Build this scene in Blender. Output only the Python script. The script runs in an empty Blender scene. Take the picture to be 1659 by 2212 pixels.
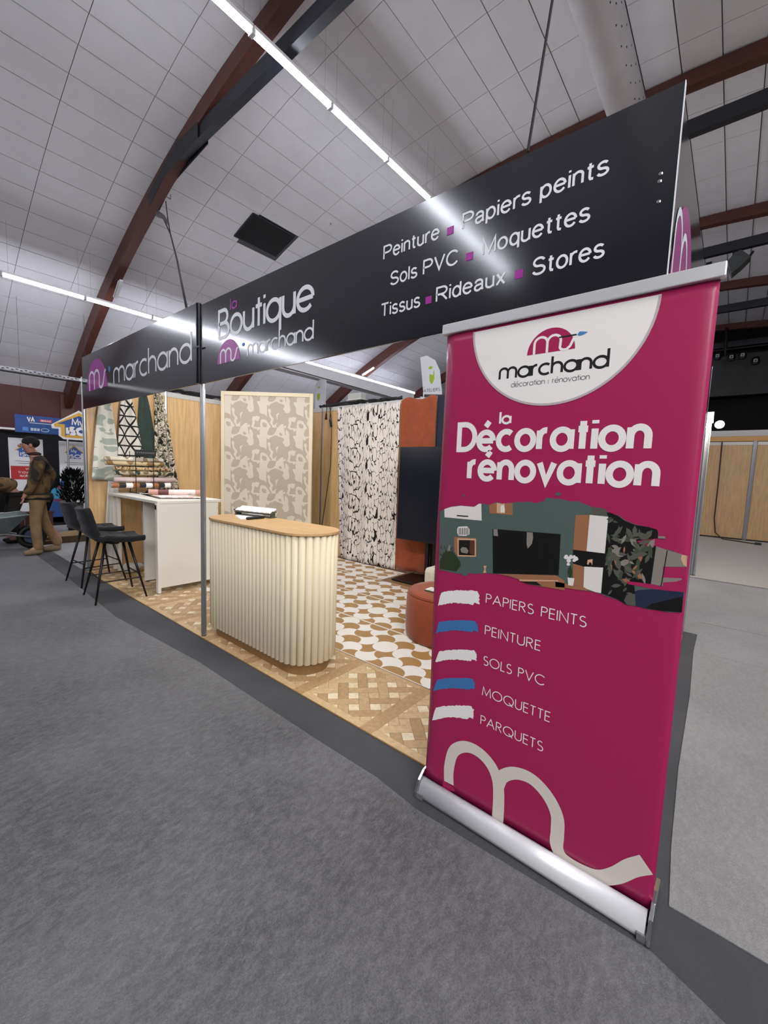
import bpy, bmesh, math, random
from mathutils import Vector, Matrix
random.seed(7)
R3 = math.radians
C = bpy.context.scene.collection
sc = bpy.context.scene

# ---------------------------------------------------------------- camera
F = 899.43
RC = ((0.7669547733597638, 0.640640844672946, 0.03687388991424001),
      (0.08972934837684585, -0.05016824233063358, -0.9947018606101639),
      (-0.6353967419341556, 0.7662000101789279, -0.09596105846264433))
CAM = Vector((0, 0, 1.45))
cam_d = bpy.data.cameras.new('camera')
cam = bpy.data.objects.new('camera', cam_d)
C.objects.link(cam)
cam_d.sensor_fit = 'VERTICAL'
cam_d.sensor_height = 24.0
cam_d.lens = 24.0 * F / 2212
cam_d.clip_start = 0.02
cam_d.clip_end = 200
m3 = Matrix((RC[0], (-RC[1][0], -RC[1][1], -RC[1][2]), (-RC[2][0], -RC[2][1], -RC[2][2]))).transposed()
cam.matrix_world = Matrix.Translation(CAM) @ m3.to_4x4()
sc.camera = cam


def U(px, py, ax, val):
    """pixel of the 1659x2212 photograph -> point on the plane axis=val"""
    c = Vector(((px - 829.5) / F, (py - 1106) / F, 1))
    d = Vector([sum(RC[i][k] * c[i] for i in range(3)) for k in range(3)])
    return CAM + d * ((val - CAM[ax]) / d[ax])


# ---------------------------------------------------------------- world, exposure
w = bpy.data.worlds.new('world')
sc.world = w
w.use_nodes = True
w.node_tree.nodes['Background'].inputs[0].default_value = (0.5, 0.52, 0.56, 1)
w.node_tree.nodes['Background'].inputs[1].default_value = 0.25
sc.view_settings.view_transform = 'Standard'
sc.view_settings.look = 'None'
sc.view_settings.gamma = 1.0
sc.view_settings.use_curve_mapping = False
sc.view_settings.exposure = 0.0
TUBE = 46.0      # emission of the fluorescent tubes
SPOT = 60.0


def area(name, loc, rot, sx, sy, power, col=(1, 1, 1)):
    l = bpy.data.lights.new(name, 'AREA')
    l.shape = 'RECTANGLE'; l.size = sx; l.size_y = sy; l.energy = power; l.color = col
    o = bpy.data.objects.new(name, l); C.objects.link(o)
    o.location = loc; o.rotation_euler = rot
    return o


def aim(loc, tgt):
    return (Vector(tgt) - Vector(loc)).to_track_quat('-Z', 'Y').to_euler()


area('hall_fill', (4.5, -5.0, 5.6), aim((4.5, -5.0, 5.6), (-2.5, 3, 0.6)), 5, 3, 400, (1, .98, .96))  # unseen fill lamp added behind the camera to brighten the booth front
area('hall_fill', (3.2, -1.0, 6.2), aim((3.2, -1.0, 6.2), (0.5, -0.5, 0)), 3, 3, 280, (1, .98, .97))  # second added fill, out of view, aimed down to lighten the floor
area('booth_fill', (-2.2, 2.02, 2.45), aim((-2.2, 2.02, 2.45), (-4.4, 4.6, 1.1)), .3, .15, 26, (1, .96, .9))  # three unseen fill lamps added behind the fascia to brighten the booth interior
area('booth_fill', (-4.9, 2.02, 2.45), aim((-4.9, 2.02, 2.45), (-5.6, 4.2, 1.0)), .3, .15, 22, (1, .96, .9))
area('booth_fill', (-0.9, 2.02, 2.45), aim((-0.9, 2.02, 2.45), (-2.6, 3.8, .3)), .3, .15, 16, (1, .96, .9))


# ---------------------------------------------------------------- materials
def hexc(h):
    h = h.lstrip('#')
    v = [int(h[i:i + 2], 16) / 255 for i in (0, 2, 4)]
    return tuple(x / 12.92 if x <= 0.04045 else ((x + 0.055) / 1.055) ** 2.4 for x in v) + (1,)


MATS = {}


def mat(name, col, rough=0.6, metal=0.0, var=0.0, vscale=8.0, stretch=(1, 1, 1), bump=0.0, bscale=60.0,
        emit=0.0, spec=0.5, col2=None, rot=(0, 0, 0), sheen=0.0, coat=0.0, detail=4):
    if name in MATS:
        return MATS[name]
    m = bpy.data.materials.new(name)
    m.use_nodes = True
    nt = m.node_tree
    b = nt.nodes['Principled BSDF']
    b.inputs['Base Color'].default_value = hexc(col)
    b.inputs['Roughness'].default_value = rough
    b.inputs['Metallic'].default_value = metal
    b.inputs['Specular IOR Level'].default_value = spec
    if sheen:
        b.inputs['Sheen Weight'].default_value = sheen
        b.inputs['Sheen Roughness'].default_value = 0.4
    if coat:
        b.inputs['Coat Weight'].default_value = coat
        b.inputs['Coat Roughness'].default_value = 0.08
    if emit:
        b.inputs['Emission Color'].default_value = hexc(col)
        b.inputs['Emission Strength'].default_value = emit
    tc = nt.nodes.new('ShaderNodeTexCoord')
    mp = nt.nodes.new('ShaderNodeMapping')
    mp.inputs['Scale'].default_value = stretch
    mp.inputs['Rotation'].default_value = rot
    nt.links.new(tc.outputs['Object'], mp.inputs['Vector'])
    if var or col2:
        n = nt.nodes.new('ShaderNodeTexNoise')
        n.inputs['Scale'].default_value = vscale
        n.inputs['Detail'].default_value = detail
        n.inputs['Roughness'].default_value = 0.65
        nt.links.new(mp.outputs[0], n.inputs['Vector'])
        r = nt.nodes.new('ShaderNodeValToRGB')
        c1 = hexc(col)
        c2 = hexc(col2) if col2 else tuple(x * (1 - var) for x in c1[:3]) + (1,)
        c0 = c1 if col2 else tuple(min(1, x * (1 + var)) for x in c1[:3]) + (1,)
        r.color_ramp.elements[0].position = 0.35
        r.color_ramp.elements[1].position = 0.65
        r.color_ramp.elements[0].color = c2
        r.color_ramp.elements[1].color = c0
        nt.links.new(n.outputs['Fac'], r.inputs['Fac'])
        nt.links.new(r.outputs['Color'], b.inputs['Base Color'])
    if bump:
        n2 = nt.nodes.new('ShaderNodeTexNoise')
        n2.inputs['Scale'].default_value = bscale
        n2.inputs['Detail'].default_value = 5
        nt.links.new(mp.outputs[0], n2.inputs['Vector'])
        bp = nt.nodes.new('ShaderNodeBump')
        bp.inputs['Strength'].default_value = bump
        bp.inputs['Distance'].default_value = 0.01
        nt.links.new(n2.outputs['Fac'], bp.inputs['Height'])
        nt.links.new(bp.outputs[0], b.inputs['Normal'])
    MATS[name] = m
    return m


def ramp_mat(name, stops, rough=0.8, kind='noise', scale=4.0, stretch=(1, 1, 1), distort=0.0, rot=(0, 0, 0), mod=None,
             detail=2, const=True, sheen=0.0, spec=0.3):
    """cloth and paper prints: a procedural field cut into flat colours"""
    if name in MATS:
        return MATS[name]
    m = bpy.data.materials.new(name); m.use_nodes = True
    nt = m.node_tree; b = nt.nodes['Principled BSDF']
    b.inputs['Roughness'].default_value = rough
    b.inputs['Specular IOR Level'].default_value = spec
    if sheen: b.inputs['Sheen Weight'].default_value = sheen
    tc = nt.nodes.new('ShaderNodeTexCoord')
    vec = tc.outputs['Object']
    if mod:
        vm = nt.nodes.new('ShaderNodeVectorMath'); vm.operation = 'WRAP'
        vm.inputs[1].default_value = mod
        vm.inputs[2].default_value = (0, 0, 0)
        nt.links.new(vec, vm.inputs[0]); vec = vm.outputs[0]
    mp = nt.nodes.new('ShaderNodeMapping')
    mp.inputs['Scale'].default_value = stretch; mp.inputs['Rotation'].default_value = rot
    nt.links.new(vec, mp.inputs['Vector'])
    if kind == 'noise':
        n = nt.nodes.new('ShaderNodeTexNoise'); n.inputs['Scale'].default_value = scale
        n.inputs['Detail'].default_value = detail; n.inputs['Distortion'].default_value = distort
        out = n.outputs['Fac']
    elif kind == 'wave':
        n = nt.nodes.new('ShaderNodeTexWave'); n.bands_direction = 'Z'; n.inputs['Scale'].default_value = scale
        n.inputs['Distortion'].default_value = distort; n.inputs['Detail'].default_value = detail
        out = n.outputs['Fac']
    else:
        n = nt.nodes.new('ShaderNodeTexVoronoi'); n.feature = 'DISTANCE_TO_EDGE'; n.inputs['Scale'].default_value = scale
        out = n.outputs['Distance']
    nt.links.new(mp.outputs[0], n.inputs['Vector'])
    if kind == 'edge':
        # line weight swells and thins along the strokes
        n3 = nt.nodes.new('ShaderNodeTexNoise'); n3.inputs['Scale'].default_value = scale * 1.7
        nt.links.new(mp.outputs[0], n3.inputs['Vector'])
        ma = nt.nodes.new('ShaderNodeMath'); ma.operation = 'MULTIPLY_ADD'
        nt.links.new(n3.outputs['Fac'], ma.inputs[0]); ma.inputs[1].default_value = 0.235
        nt.links.new(out, ma.inputs[2]); out = ma.outputs[0]
    r = nt.nodes.new('ShaderNodeValToRGB')
    if const: r.color_ramp.interpolation = 'CONSTANT'
    el = r.color_ramp.elements
    while len(el) < len(stops): el.new(0.5)
    for e, (p, c) in zip(el, stops):
        e.position = p; e.color = hexc(c)
    nt.links.new(out, r.inputs['Fac'])
    nt.links.new(r.outputs['Color'], b.inputs['Base Color'])
    MATS[name] = m
    return m


def lattice_mat(name, base, line, k, wd, ax=(1, 2)):
    """triangular lattice of thick lines"""
    m = bpy.data.materials.new(name); m.use_nodes = True
    nt = m.node_tree; b = nt.nodes['Principled BSDF']; b.inputs['Roughness'].default_value = 0.8
    tc = nt.nodes.new('ShaderNodeTexCoord')
    prev = None
    for i, a in enumerate((90, 30, 150)):
        v = [0, 0, 0]; v[ax[0]] = math.cos(R3(a)) * k; v[ax[1]] = math.sin(R3(a)) * k
        if i == 0: v = [x * 0.5 if False else x for x in v]
        d = nt.nodes.new('ShaderNodeVectorMath'); d.operation = 'DOT_PRODUCT'
        nt.links.new(tc.outputs['Object'], d.inputs[0]); d.inputs[1].default_value = v
        f = nt.nodes.new('ShaderNodeMath'); f.operation = 'FRACT'; nt.links.new(d.outputs['Value'], f.inputs[0])
        l = nt.nodes.new('ShaderNodeMath'); l.operation = 'LESS_THAN'; l.inputs[1].default_value = wd
        nt.links.new(f.outputs[0], l.inputs[0])
        if prev:
            mx = nt.nodes.new('ShaderNodeMath'); mx.operation = 'MAXIMUM'
            nt.links.new(prev, mx.inputs[0]); nt.links.new(l.outputs[0], mx.inputs[1]); prev = mx.outputs[0]
        else:
            prev = l.outputs[0]
    mix = nt.nodes.new('ShaderNodeMix'); mix.data_type = 'RGBA'
    mix.inputs['A'].default_value = hexc(base); mix.inputs['B'].default_value = hexc(line)
    nt.links.new(prev, mix.inputs['Factor']); nt.links.new(mix.outputs['Result'], b.inputs['Base Color'])
    return m


def floor_mat(name, base, dark, light, rough, fleck):
    """worn speckled sheet vinyl: cloudy tone, brushed streaks, glossy relief"""
    m = bpy.data.materials.new(name); m.use_nodes = True
    nt = m.node_tree; b = nt.nodes['Principled BSDF']
    b.inputs['Specular IOR Level'].default_value = 0.5
    tc = nt.nodes.new('ShaderNodeTexCoord')
    def noise(s, st, rot=0, det=4, ro=0.6):
        mp = nt.nodes.new('ShaderNodeMapping'); mp.inputs['Scale'].default_value = st; mp.inputs['Rotation'].default_value = (0, 0, rot)
        nt.links.new(tc.outputs['Object'], mp.inputs[0])
        n = nt.nodes.new('ShaderNodeTexNoise'); n.inputs['Scale'].default_value = s; n.inputs['Detail'].default_value = det
        n.inputs['Roughness'].default_value = ro
        nt.links.new(mp.outputs[0], n.inputs[0]); return n.outputs['Fac']
    big = noise(1.3, (1, 1, 1), 0, 3)
    fine = noise(190, (1, 0.8, 1), 0.5, 4, 0.8)
    mid = noise(40, (1, 0.5, 1), 0.9, 6, 0.85)
    r = nt.nodes.new('ShaderNodeValToRGB')
    r.color_ramp.elements[0].position = 0.3; r.color_ramp.elements[0].color = hexc(dark)
    r.color_ramp.elements[1].position = 0.7; r.color_ramp.elements[1].color = hexc(base)
    nt.links.new(big, r.inputs[0])
    r2 = nt.nodes.new('ShaderNodeValToRGB')
    r2.color_ramp.elements[0].position = 0.44; r2.color_ramp.elements[0].color = (0, 0, 0, 1)
    r2.color_ramp.elements[1].position = 0.64; r2.color_ramp.elements[1].color = (1, 1, 1, 1)
    av = nt.nodes.new('ShaderNodeMath'); av.operation = 'MULTIPLY_ADD'; av.inputs[1].default_value = 0.55
    hv = nt.nodes.new('ShaderNodeMath'); hv.operation = 'MULTIPLY'; hv.inputs[1].default_value = 0.45
    nt.links.new(fine, hv.inputs[0]); nt.links.new(mid, av.inputs[0]); nt.links.new(hv.outputs[0], av.inputs[2])
    nt.links.new(av.outputs[0], r2.inputs[0])
    sc_ = nt.nodes.new('ShaderNodeMath'); sc_.operation = 'MULTIPLY'; sc_.inputs[1].default_value = fleck
    nt.links.new(r2.outputs[0], sc_.inputs[0])
    mix = nt.nodes.new('ShaderNodeMix'); mix.data_type = 'RGBA'
    nt.links.new(sc_.outputs[0], mix.inputs['Factor']); nt.links.new(r.outputs[0], mix.inputs['A'])
    mix.inputs['B'].default_value = hexc(light)
    nt.links.new(mix.outputs['Result'], b.inputs['Base Color'])
    rr = nt.nodes.new('ShaderNodeMapRange')
    rr.inputs['To Min'].default_value = rough - 0.08; rr.inputs['To Max'].default_value = rough + 0.12
    nt.links.new(mid, rr.inputs['Value']); nt.links.new(rr.outputs[0], b.inputs['Roughness'])
    add = nt.nodes.new('ShaderNodeMath'); add.operation = 'MULTIPLY_ADD'; add.inputs[1].default_value = 0.6
    nt.links.new(fine, add.inputs[0]); nt.links.new(mid, add.inputs[2])
    bp = nt.nodes.new('ShaderNodeBump'); bp.inputs['Strength'].default_value = 1.0; bp.inputs['Distance'].default_value = 0.011
    nt.links.new(add.outputs[0], bp.inputs['Height']); nt.links.new(bp.outputs[0], b.inputs['Normal'])
    return m


M_ALU = mat('aluminium', 'b4b6ba', 0.32, 0.9)
M_CHROME = mat('chrome', 'e0e2e4', 0.12, 1.0)
M_SILVER = mat('silver_anodised', 'dcdde0', 0.38, 0.55)
M_BLACK = mat('black_plastic', '0d0e10', 0.5)
M_BLACKM = mat('black_metal', '161415', 0.4, 0.3)
M_WHITE = mat('white_print', 'f0ecea', 0.45)
M_FWHITE = mat('white_vinyl_letter', 'e6e8ee', 0.35)
M_FPURP = mat('purple_vinyl', '9c2b93', 0.35)
M_FBLUE = mat('blue_vinyl', '2f7fd0', 0.35)
M_FASC = mat('black_fascia_board', '12161f', 0.13, 0, spec=0.9, bump=0.02, bscale=1.2)
M_FASC.node_tree.nodes['Principled BSDF'].inputs['Coat Weight'].default_value = 0.7
M_FASC.node_tree.nodes['Principled BSDF'].inputs['Coat Roughness'].default_value = 0.12
M_PINK = mat('magenta_print', 'a51b54', 0.4, 0, coat=0.12, bump=0.03, bscale=350)
M_PINK2 = mat('magenta_print_flat', 'a51b54', 0.4, coat=0.12)
M_WOOD = mat('beech_panel', 'c7a475', 0.42, 0, var=0.14, vscale=3.0, stretch=(9, 9, 0.8))
M_OAK = mat('oak_top', 'c9a271', 0.5, 0, var=0.1, vscale=6, stretch=(1, 6, 6))
M_CREAM = mat('cream_lacquer', 'dbd0b4', 0.55, 0, bump=0.05, bscale=500)
M_WLAM = mat('white_laminate', 'e9e6de', 0.4)
M_VELV = mat('black_velvet', '0f1217', 0.9, 0, sheen=0.12, var=0.3, vscale=25)
M_RUST = mat('rust_velvet', '8f4322', 0.85, 0, sheen=0.25, var=0.12, vscale=9)
M_RED = mat('dark_red_paint', '4c1718', 0.6)
M_TIE = mat('blackened_tie', '191b26', 0.45, bump=0.05)
M_RIB = mat('stained_glulam', '553028', 0.5, 0, var=0.18, vscale=4, stretch=(0.6, 6, 6))
M_TUBE = mat('tube_glow', 'f2f5ff', 0.5, emit=TUBE)
M_HOUS = mat('batten_white', 'dfe0e4', 0.4)
M_CEIL = mat('ceiling_board', 'dad8dd', 0.85, 0, var=0.03, vscale=2.0, bump=0.15, bscale=120)
M_CEILB = mat('ceiling_backing', '69676e', 0.9)
M_DUCT = mat('duct_fabric', 'b9b5b8', 0.8, var=0.05, vscale=3)
M_CABLE = mat('cable_rubber', '101012', 0.55)
M_CARP = floor_mat('dark_carpet', '5b5d61', '4d4f54', '6b6c70', 0.75, 0.25)
M_VINF = floor_mat('grey_vinyl_front', '7b7c80', '5b5c60', 'b2b2b6', 0.33, 0.6)  # shadow over the front vinyl is put into its darker grey
M_VINR = floor_mat('grey_vinyl_side', 'b0b0b1', '979799', 'e0e0e0', 0.45, 0.45)
M_BEIG = mat('beige_carpet', 'b0aba5', 0.85, 0, var=0.08, vscale=40)


# ---------------------------------------------------------------- mesh builder
class MB:
    def __init__(s):
        s.v = []; s.f = []; s.mi = []; s.k = 0

    def add(s, vs, fs):
        n = len(s.v)
        s.v += [Vector(p) for p in vs]
        s.f += [tuple(i + n for i in f) for f in fs]
        s.mi += [s.k] * len(fs)
        return s

    def box(s, lo, hi, rz=0, bev=0):
        x0, y0, z0 = lo; x1, y1, z1 = hi
        vs = [(x0, y0, z0), (x1, y0, z0), (x1, y1, z0), (x0, y1, z0), (x0, y0, z1), (x1, y0, z1), (x1, y1, z1), (x0, y1, z1)]
        if rz:
            cx, cy = (x0 + x1) / 2, (y0 + y1) / 2
            c, q = math.cos(rz), math.sin(rz)
            vs = [(cx + (x - cx) * c - (y - cy) * q, cy + (x - cx) * q + (y - cy) * c, z) for x, y, z in vs]
        return s.add(vs, [(0, 3, 2, 1), (4, 5, 6, 7), (0, 1, 5, 4), (1, 2, 6, 5), (2, 3, 7, 6), (3, 0, 4, 7)])

    def obox(s, c, ux, uy, uz, hx, hy, hz):
        c = Vector(c); ux = Vector(ux).normalized() * hx; uy = Vector(uy).normalized() * hy; uz = Vector(uz).normalized() * hz
        vs = [c + a * ux + b * uy + d * uz for d in (-1, 1) for a, b in ((-1, -1), (1, -1), (1, 1), (-1, 1))]
        return s.add(vs, [(0, 3, 2, 1), (4, 5, 6, 7), (0, 1, 5, 4), (1, 2, 6, 5), (2, 3, 7, 6), (3, 0, 4, 7)])

    def tube(s, pts, r, n=8, cap=True):
        pts = [Vector(p) for p in pts]
        rs = r if isinstance(r, (list, tuple)) else [r] * len(pts)
        rings = []
        up = None
        for i, p in enumerate(pts):
            t = (pts[min(i + 1, len(pts) - 1)] - pts[max(i - 1, 0)])
            t = t.normalized() if t.length > 1e-9 else Vector((0, 0, 1))
            if up is None:
                a = Vector((0, 0, 1)) if abs(t.z) < 0.9 else Vector((1, 0, 0))
                up = (a - t * a.dot(t)).normalized()
            else:
                up = (up - t * up.dot(t))
                up = up.normalized() if up.length > 1e-6 else t.orthogonal().normalized()
            b = t.cross(up)
            rings.append([p + (up * math.cos(2 * math.pi * k / n) + b * math.sin(2 * math.pi * k / n)) * rs[i] for k in range(n)])
        vs = [v for g in rings for v in g]
        fs = [(i * n + k, i * n + (k + 1) % n, (i + 1) * n + (k + 1) % n, (i + 1) * n + k) for i in range(len(pts) - 1) for k in range(n)]
        if cap:
            fs += [tuple(range(n - 1, -1, -1)), tuple((len(pts) - 1) * n + k for k in range(n))]
        return s.add(vs, fs)

    def prism(s, poly, z0, z1, mp=None):
        n = len(poly)
        mp = mp or (lambda a, b, c: (a, b, c))
        vs = [mp(a, b, z0) for a, b in poly] + [mp(a, b, z1) for a, b in poly]
        return s.add(vs, [tuple(range(n - 1, -1, -1)), tuple(range(n, 2 * n))] + [(i, (i + 1) % n, n + (i + 1) % n, n + i) for i in range(n)])

    def face(s, pts):
        return s.add(pts, [tuple(range(len(pts)))])

    def lathe(s, prof, n=24, c=(0, 0, 0)):
        vs = [(c[0] + r * math.cos(2 * math.pi * k / n), c[1] + r * math.sin(2 * math.pi * k / n), c[2] + z) for r, z in prof for k in range(n)]
        fs = [(i * n + k, i * n + (k + 1) % n, (i + 1) * n + (k + 1) % n, (i + 1) * n + k) for i in range(len(prof) - 1) for k in range(n)]
        fs += [tuple(range(n - 1, -1, -1)), tuple((len(prof) - 1) * n + k for k in range(n))]
        return s.add(vs, fs)

    def grid(s, fn, nu, nv):
        vs = [fn(i / nu, j / nv) for j in range(nv + 1) for i in range(nu + 1)]
        return s.add(vs, [(j * (nu + 1) + i, j * (nu + 1) + i + 1, (j + 1) * (nu + 1) + i + 1, (j + 1) * (nu + 1) + i) for j in range(nv) for i in range(nu)])

    def build(s, name, m, parent=None, smooth=False, local=False, bevel=0, solid=0, sub=0, origin=None):
        me = bpy.data.meshes.new(name)
        off = Vector((0, 0, 0)); loc = Vector((0, 0, 0))
        if not local:
            if parent:
                p = parent
                while p: off += p.location; p = p.parent
            else:
                if origin: loc = Vector(origin)
                else:
                    xs = [v.x for v in s.v]; ys = [v.y for v in s.v]; zs = [v.z for v in s.v]
                    loc = Vector(((min(xs) + max(xs)) / 2, (min(ys) + max(ys)) / 2, min(zs)))
                off = loc
        me.from_pydata([tuple(v - off) for v in s.v], [], s.f)
        for mm in (m if isinstance(m, (list, tuple)) else [m]): me.materials.append(mm)
        for p, k in zip(me.polygons, s.mi):
            p.material_index = k
            p.use_smooth = smooth
        o = bpy.data.objects.new(name, me)
        C.objects.link(o)
        o.location = loc if not parent else (0, 0, 0)
        if parent: o.parent = parent
        if solid:
            md = o.modifiers.new('solid', 'SOLIDIFY'); md.thickness = solid; md.offset = 0
        if sub:
            md = o.modifiers.new('sub', 'SUBSURF'); md.levels = sub; md.render_levels = sub
        if bevel:
            md = o.modifiers.new('bevel', 'BEVEL'); md.width = bevel; md.segments = 2; md.limit_method = 'ANGLE'
        return o


def tag(o, label=None, cat=None, group=None, kind=None):
    if label: o['label'] = label
    if cat: o['category'] = cat
    if group: o['group'] = group
    if kind: o['kind'] = kind
    return o


def thing(name, label, cat, loc=(0, 0, 0), rz=0, group=None):
    o = bpy.data.objects.new(name, None)
    C.objects.link(o)
    o.empty_display_size = 0.1
    o.location = loc; o.rotation_euler = (0, 0, rz)
    return tag(o, label, cat, group)


def copy_tree(o, parent=None):
    c = o.copy(); C.objects.link(c)
    if parent: c.parent = parent
    for ch in [x for x in o.children]:
        copy_tree(ch, c)
    return c


def cyl(p0, p1, r, n=12):
    return MB().tube([p0, p1], r, n)


# ---------------------------------------------------------------- stroke lettering
def arc(cx, cy, rx, ry, a0, a1, n=None):
    n = n or max(4, int(abs(a1 - a0) / 14))
    return [(cx + rx * math.cos(R3(a0 + (a1 - a0) * i / n)), cy + ry * math.sin(R3(a0 + (a1 - a0) * i / n))) for i in range(n + 1)]


O_ = arc(.5, .5, .5, .5, 0, 360, 28)
LOW = {  # x-height 1
    'a': ([O_, [(1, 0), (1, 1)]], 1.0), 'o': ([O_], 1.0),
    'c': ([arc(.5, .5, .5, .5, 50, 310, 20)], .85),
    'd': ([O_, [(1, 0), (1, 1.62)]], 1.0), 'q': ([O_, [(1, 1), (1, -.55)]], 1.0), 'p': ([O_, [(0, 1), (0, -.55)]], 1.0),
    'e': ([arc(.5, .5, .5, .5, 0, 318, 24), [(0, .5), (1, .5)]], 1.0),
    'h': ([[(0, 0), (0, 1.62)], arc(.4, .58, .4, .42, 180, 0) + [(.8, 0)]], .8),
    'n': ([[(0, 0), (0, 1)], arc(.4, .58, .4, .42, 180, 0) + [(.8, 0)]], .8),
    'N': ([[(0, 0)] + arc(.4, .58, .4, .42, 180, 0) + [(.8, 0)]], .8),
    'W': ([[(0, 0)] + arc(.38, .68, .38, .4, 180, 0) + [(.76, 0)], arc(1.14, .68, .38, .4, 180, 0) + [(1.52, 0)]], 1.52),
    'r': ([[(0, 0), (0, 1)], arc(.36, .58, .36, .42, 180, 80)], .42),
    'u': ([[(0, 1)] + arc(.4, .42, .4, .42, 180, 360), [(.8, 1), (.8, 0)]], .8),
    't': ([[(.25, 0), (.25, 1.4)], [(0, 1), (.5, 1)]], .5),
    'i': ([[(0, 0), (0, 1)], [(0, 1.25), (0, 1.42)]], 0.0),
    'l': ([[(0, 0), (0, 1.62)]], 0.0),
    'v': ([[(0, 1), (.42, 0), (.84, 1)]], .84),
    '|': ([[(0, -.05), (0, 1.2)]], 0.0),
    'é': ([arc(.5, .5, .5, .5, 0, 318, 24), [(0, .5), (1, .5)], [(.44, 1.32), (.68, 1.62)]], 1.0),
    'B': ([[(0, 0), (0, 1.5), (.5, 1.5)] + arc(.5, 1.15, .33, .35, 90, -90) + [(0, .8)], [(.5, .8)] + arc(.55, .4, .4, .4, 90, -90) + [(0, 0)]], .95),
    'D': ([[(0, 0), (0, 1.5), (.4, 1.5)] + arc(.4, .75, .75, .75, 90, -90, 16) + [(0, 0)]], 1.1),
    'M': ([[(0, 0), (0.12, 1.4), (.62, .2), (1.12, 1.4), (1.24, 0)]], 1.24),
    'x': ([[(0, 0), (.7, 1)], [(0, 1), (.7, 0)]], .7),
    'y': ([[(0, 1), (.42, .05)], [(.84, 1), (.3, -.5)]], .84),
    's': ([arc(.3, .75, .28, .25, 50, 270, 12) + arc(.3, .25, .3, .25, 90, -130, 12)], .6),
    ' ': ([], .35),
}
CAP = {  # cap height 1
    'P': ([[(0, 0), (0, 1), (.25, 1)] + arc(.25, .76, .24, .24, 90, -90) + [(0, .52)]], .48),
    'A': ([[(0, 0), (.4, 1), (.8, 0)], [(.15, .36), (.65, .36)]], .8),
    'I': ([[(0, 0), (0, 1)]], 0.0),
    'E': ([[(.44, 0), (0, 0), (0, 1), (.44, 1)], [(0, .53), (.42, .53)]], .44),
    'R': ([[(0, 0), (0, 1), (.25, 1)] + arc(.25, .76, .24, .24, 90, -90) + [(0, .52)], [(.22, .52), (.55, 0)]], .55),
    'S': ([arc(.25, .76, .22, .24, 40, 270, 12) + arc(.25, .26, .26, .26, 90, -140, 12)], .5),
    'N': ([[(0, 0), (0, 1), (.66, 0), (.66, 1)]], .66),
    'T': ([[(.25, 0), (.25, 1)], [(0, 1), (.5, 1)]], .5),
    'U': ([[(0, 1)] + arc(.31, .31, .31, .31, 180, 360) + [(.62, 1)]], .62),
    'O': ([arc(.5, .5, .5, .5, 0, 360, 28)], 1.0),
    'Q': ([arc(.5, .5, .5, .5, 0, 360, 28), [(.55, .3), (.95, -.05)]], 1.0),
    'L': ([[(0, 1), (0, 0), (.4, 0)]], .4),
    'V': ([[(0, 1), (.38, 0), (.76, 1)]], .76),
    'C': ([arc(.5, .5, .5, .5, 45, 315, 20)], .88),
    'M': ([[(0, 0), (.1, 1), (.46, .12), (.82, 1), (.92, 0)]], .92),
    ' ': ([], .3),
}


def _e(w=.5, h=.72): return arc(w / 2, h / 2, w / 2, h / 2, 0, 360, 24)


ARI = {
    'P': ([[(0, 0), (0, 1), (.35, 1)] + arc(.35, .735, .27, .265, 90, -90) + [(0, .47)]], .62),
    'R': ([[(0, 0), (0, 1), (.38, 1)] + arc(.38, .74, .27, .26, 90, -90) + [(0, .48)], [(.3, .47), (.44, .35), (.68, 0)]], .68),
    'S': ([arc(.32, .745, .28, .255, 20, 250, 14) + arc(.32, .25, .31, .25, 80, -165, 16)], .63),
    'V': ([[(0, 1), (.34, 0), (.68, 1)]], .68), 'T': ([[(.31, 0), (.31, 1)], [(0, 1), (.62, 1)]], .62),
    'C': ([arc(.4, .5, .4, .5, 38, 322, 22)], .72),
    'M': ([[(0, 0), (0, 1), (.36, .05), (.72, 1), (.72, 0)]], .72),
    'e': ([arc(.25, .36, .25, .36, 4, 325, 22), [(.01, .39), (.49, .39)]], .5),
    'o': ([_e()], .5), 'd': ([_e(.46), [(.46, 0), (.46, 1)]], .46), 'q': ([_e(.46), [(.46, .72), (.46, -.27)]], .46),
    'p': ([_e(.46), [(0, .72), (0, -.27)]], .46), 'i': ([[(0, 0), (0, .72)], [(0, .88), (0, 1)]], 0), 'l': ([[(0, 0), (0, 1)]], 0),
    'n': ([[(0, 0), (0, .72)], [(0, .4)] + arc(.2, .5, .2, .22, 170, 0) + [(.4, 0)]], .4),
    'u': ([[(0, .72), (0, .25)] + arc(.2, .22, .2, .22, 180, 350), [(.4, 0), (.4, .72)]], .4),
    'r': ([[(0, 0), (0, .72)], arc(.22, .45, .22, .27, 180, 70)], .24),
    't': ([[(.12, .93), (.12, .14), (.16, .03), (.28, .01)], [(0, .7), (.27, .7)]], .27),
    's': ([arc(.21, .54, .19, .18, 25, 250, 12) + arc(.21, .18, .21, .18, 80, -165, 12)], .42),
    'a': ([[(.03, .52)] + arc(.22, .53, .2, .19, 150, 10, 10) + [(.42, .12), (.46, 0)], [(.42, .42), (.2, .38)] + arc(.17, .19, .17, .19, 90, 290, 10) + [(.42, .16)]], .46),
    'x': ([[(0, 0), (.42, .72)], [(0, .72), (.42, 0)]], .42),
    ' ': ([], .16),
}


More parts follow.
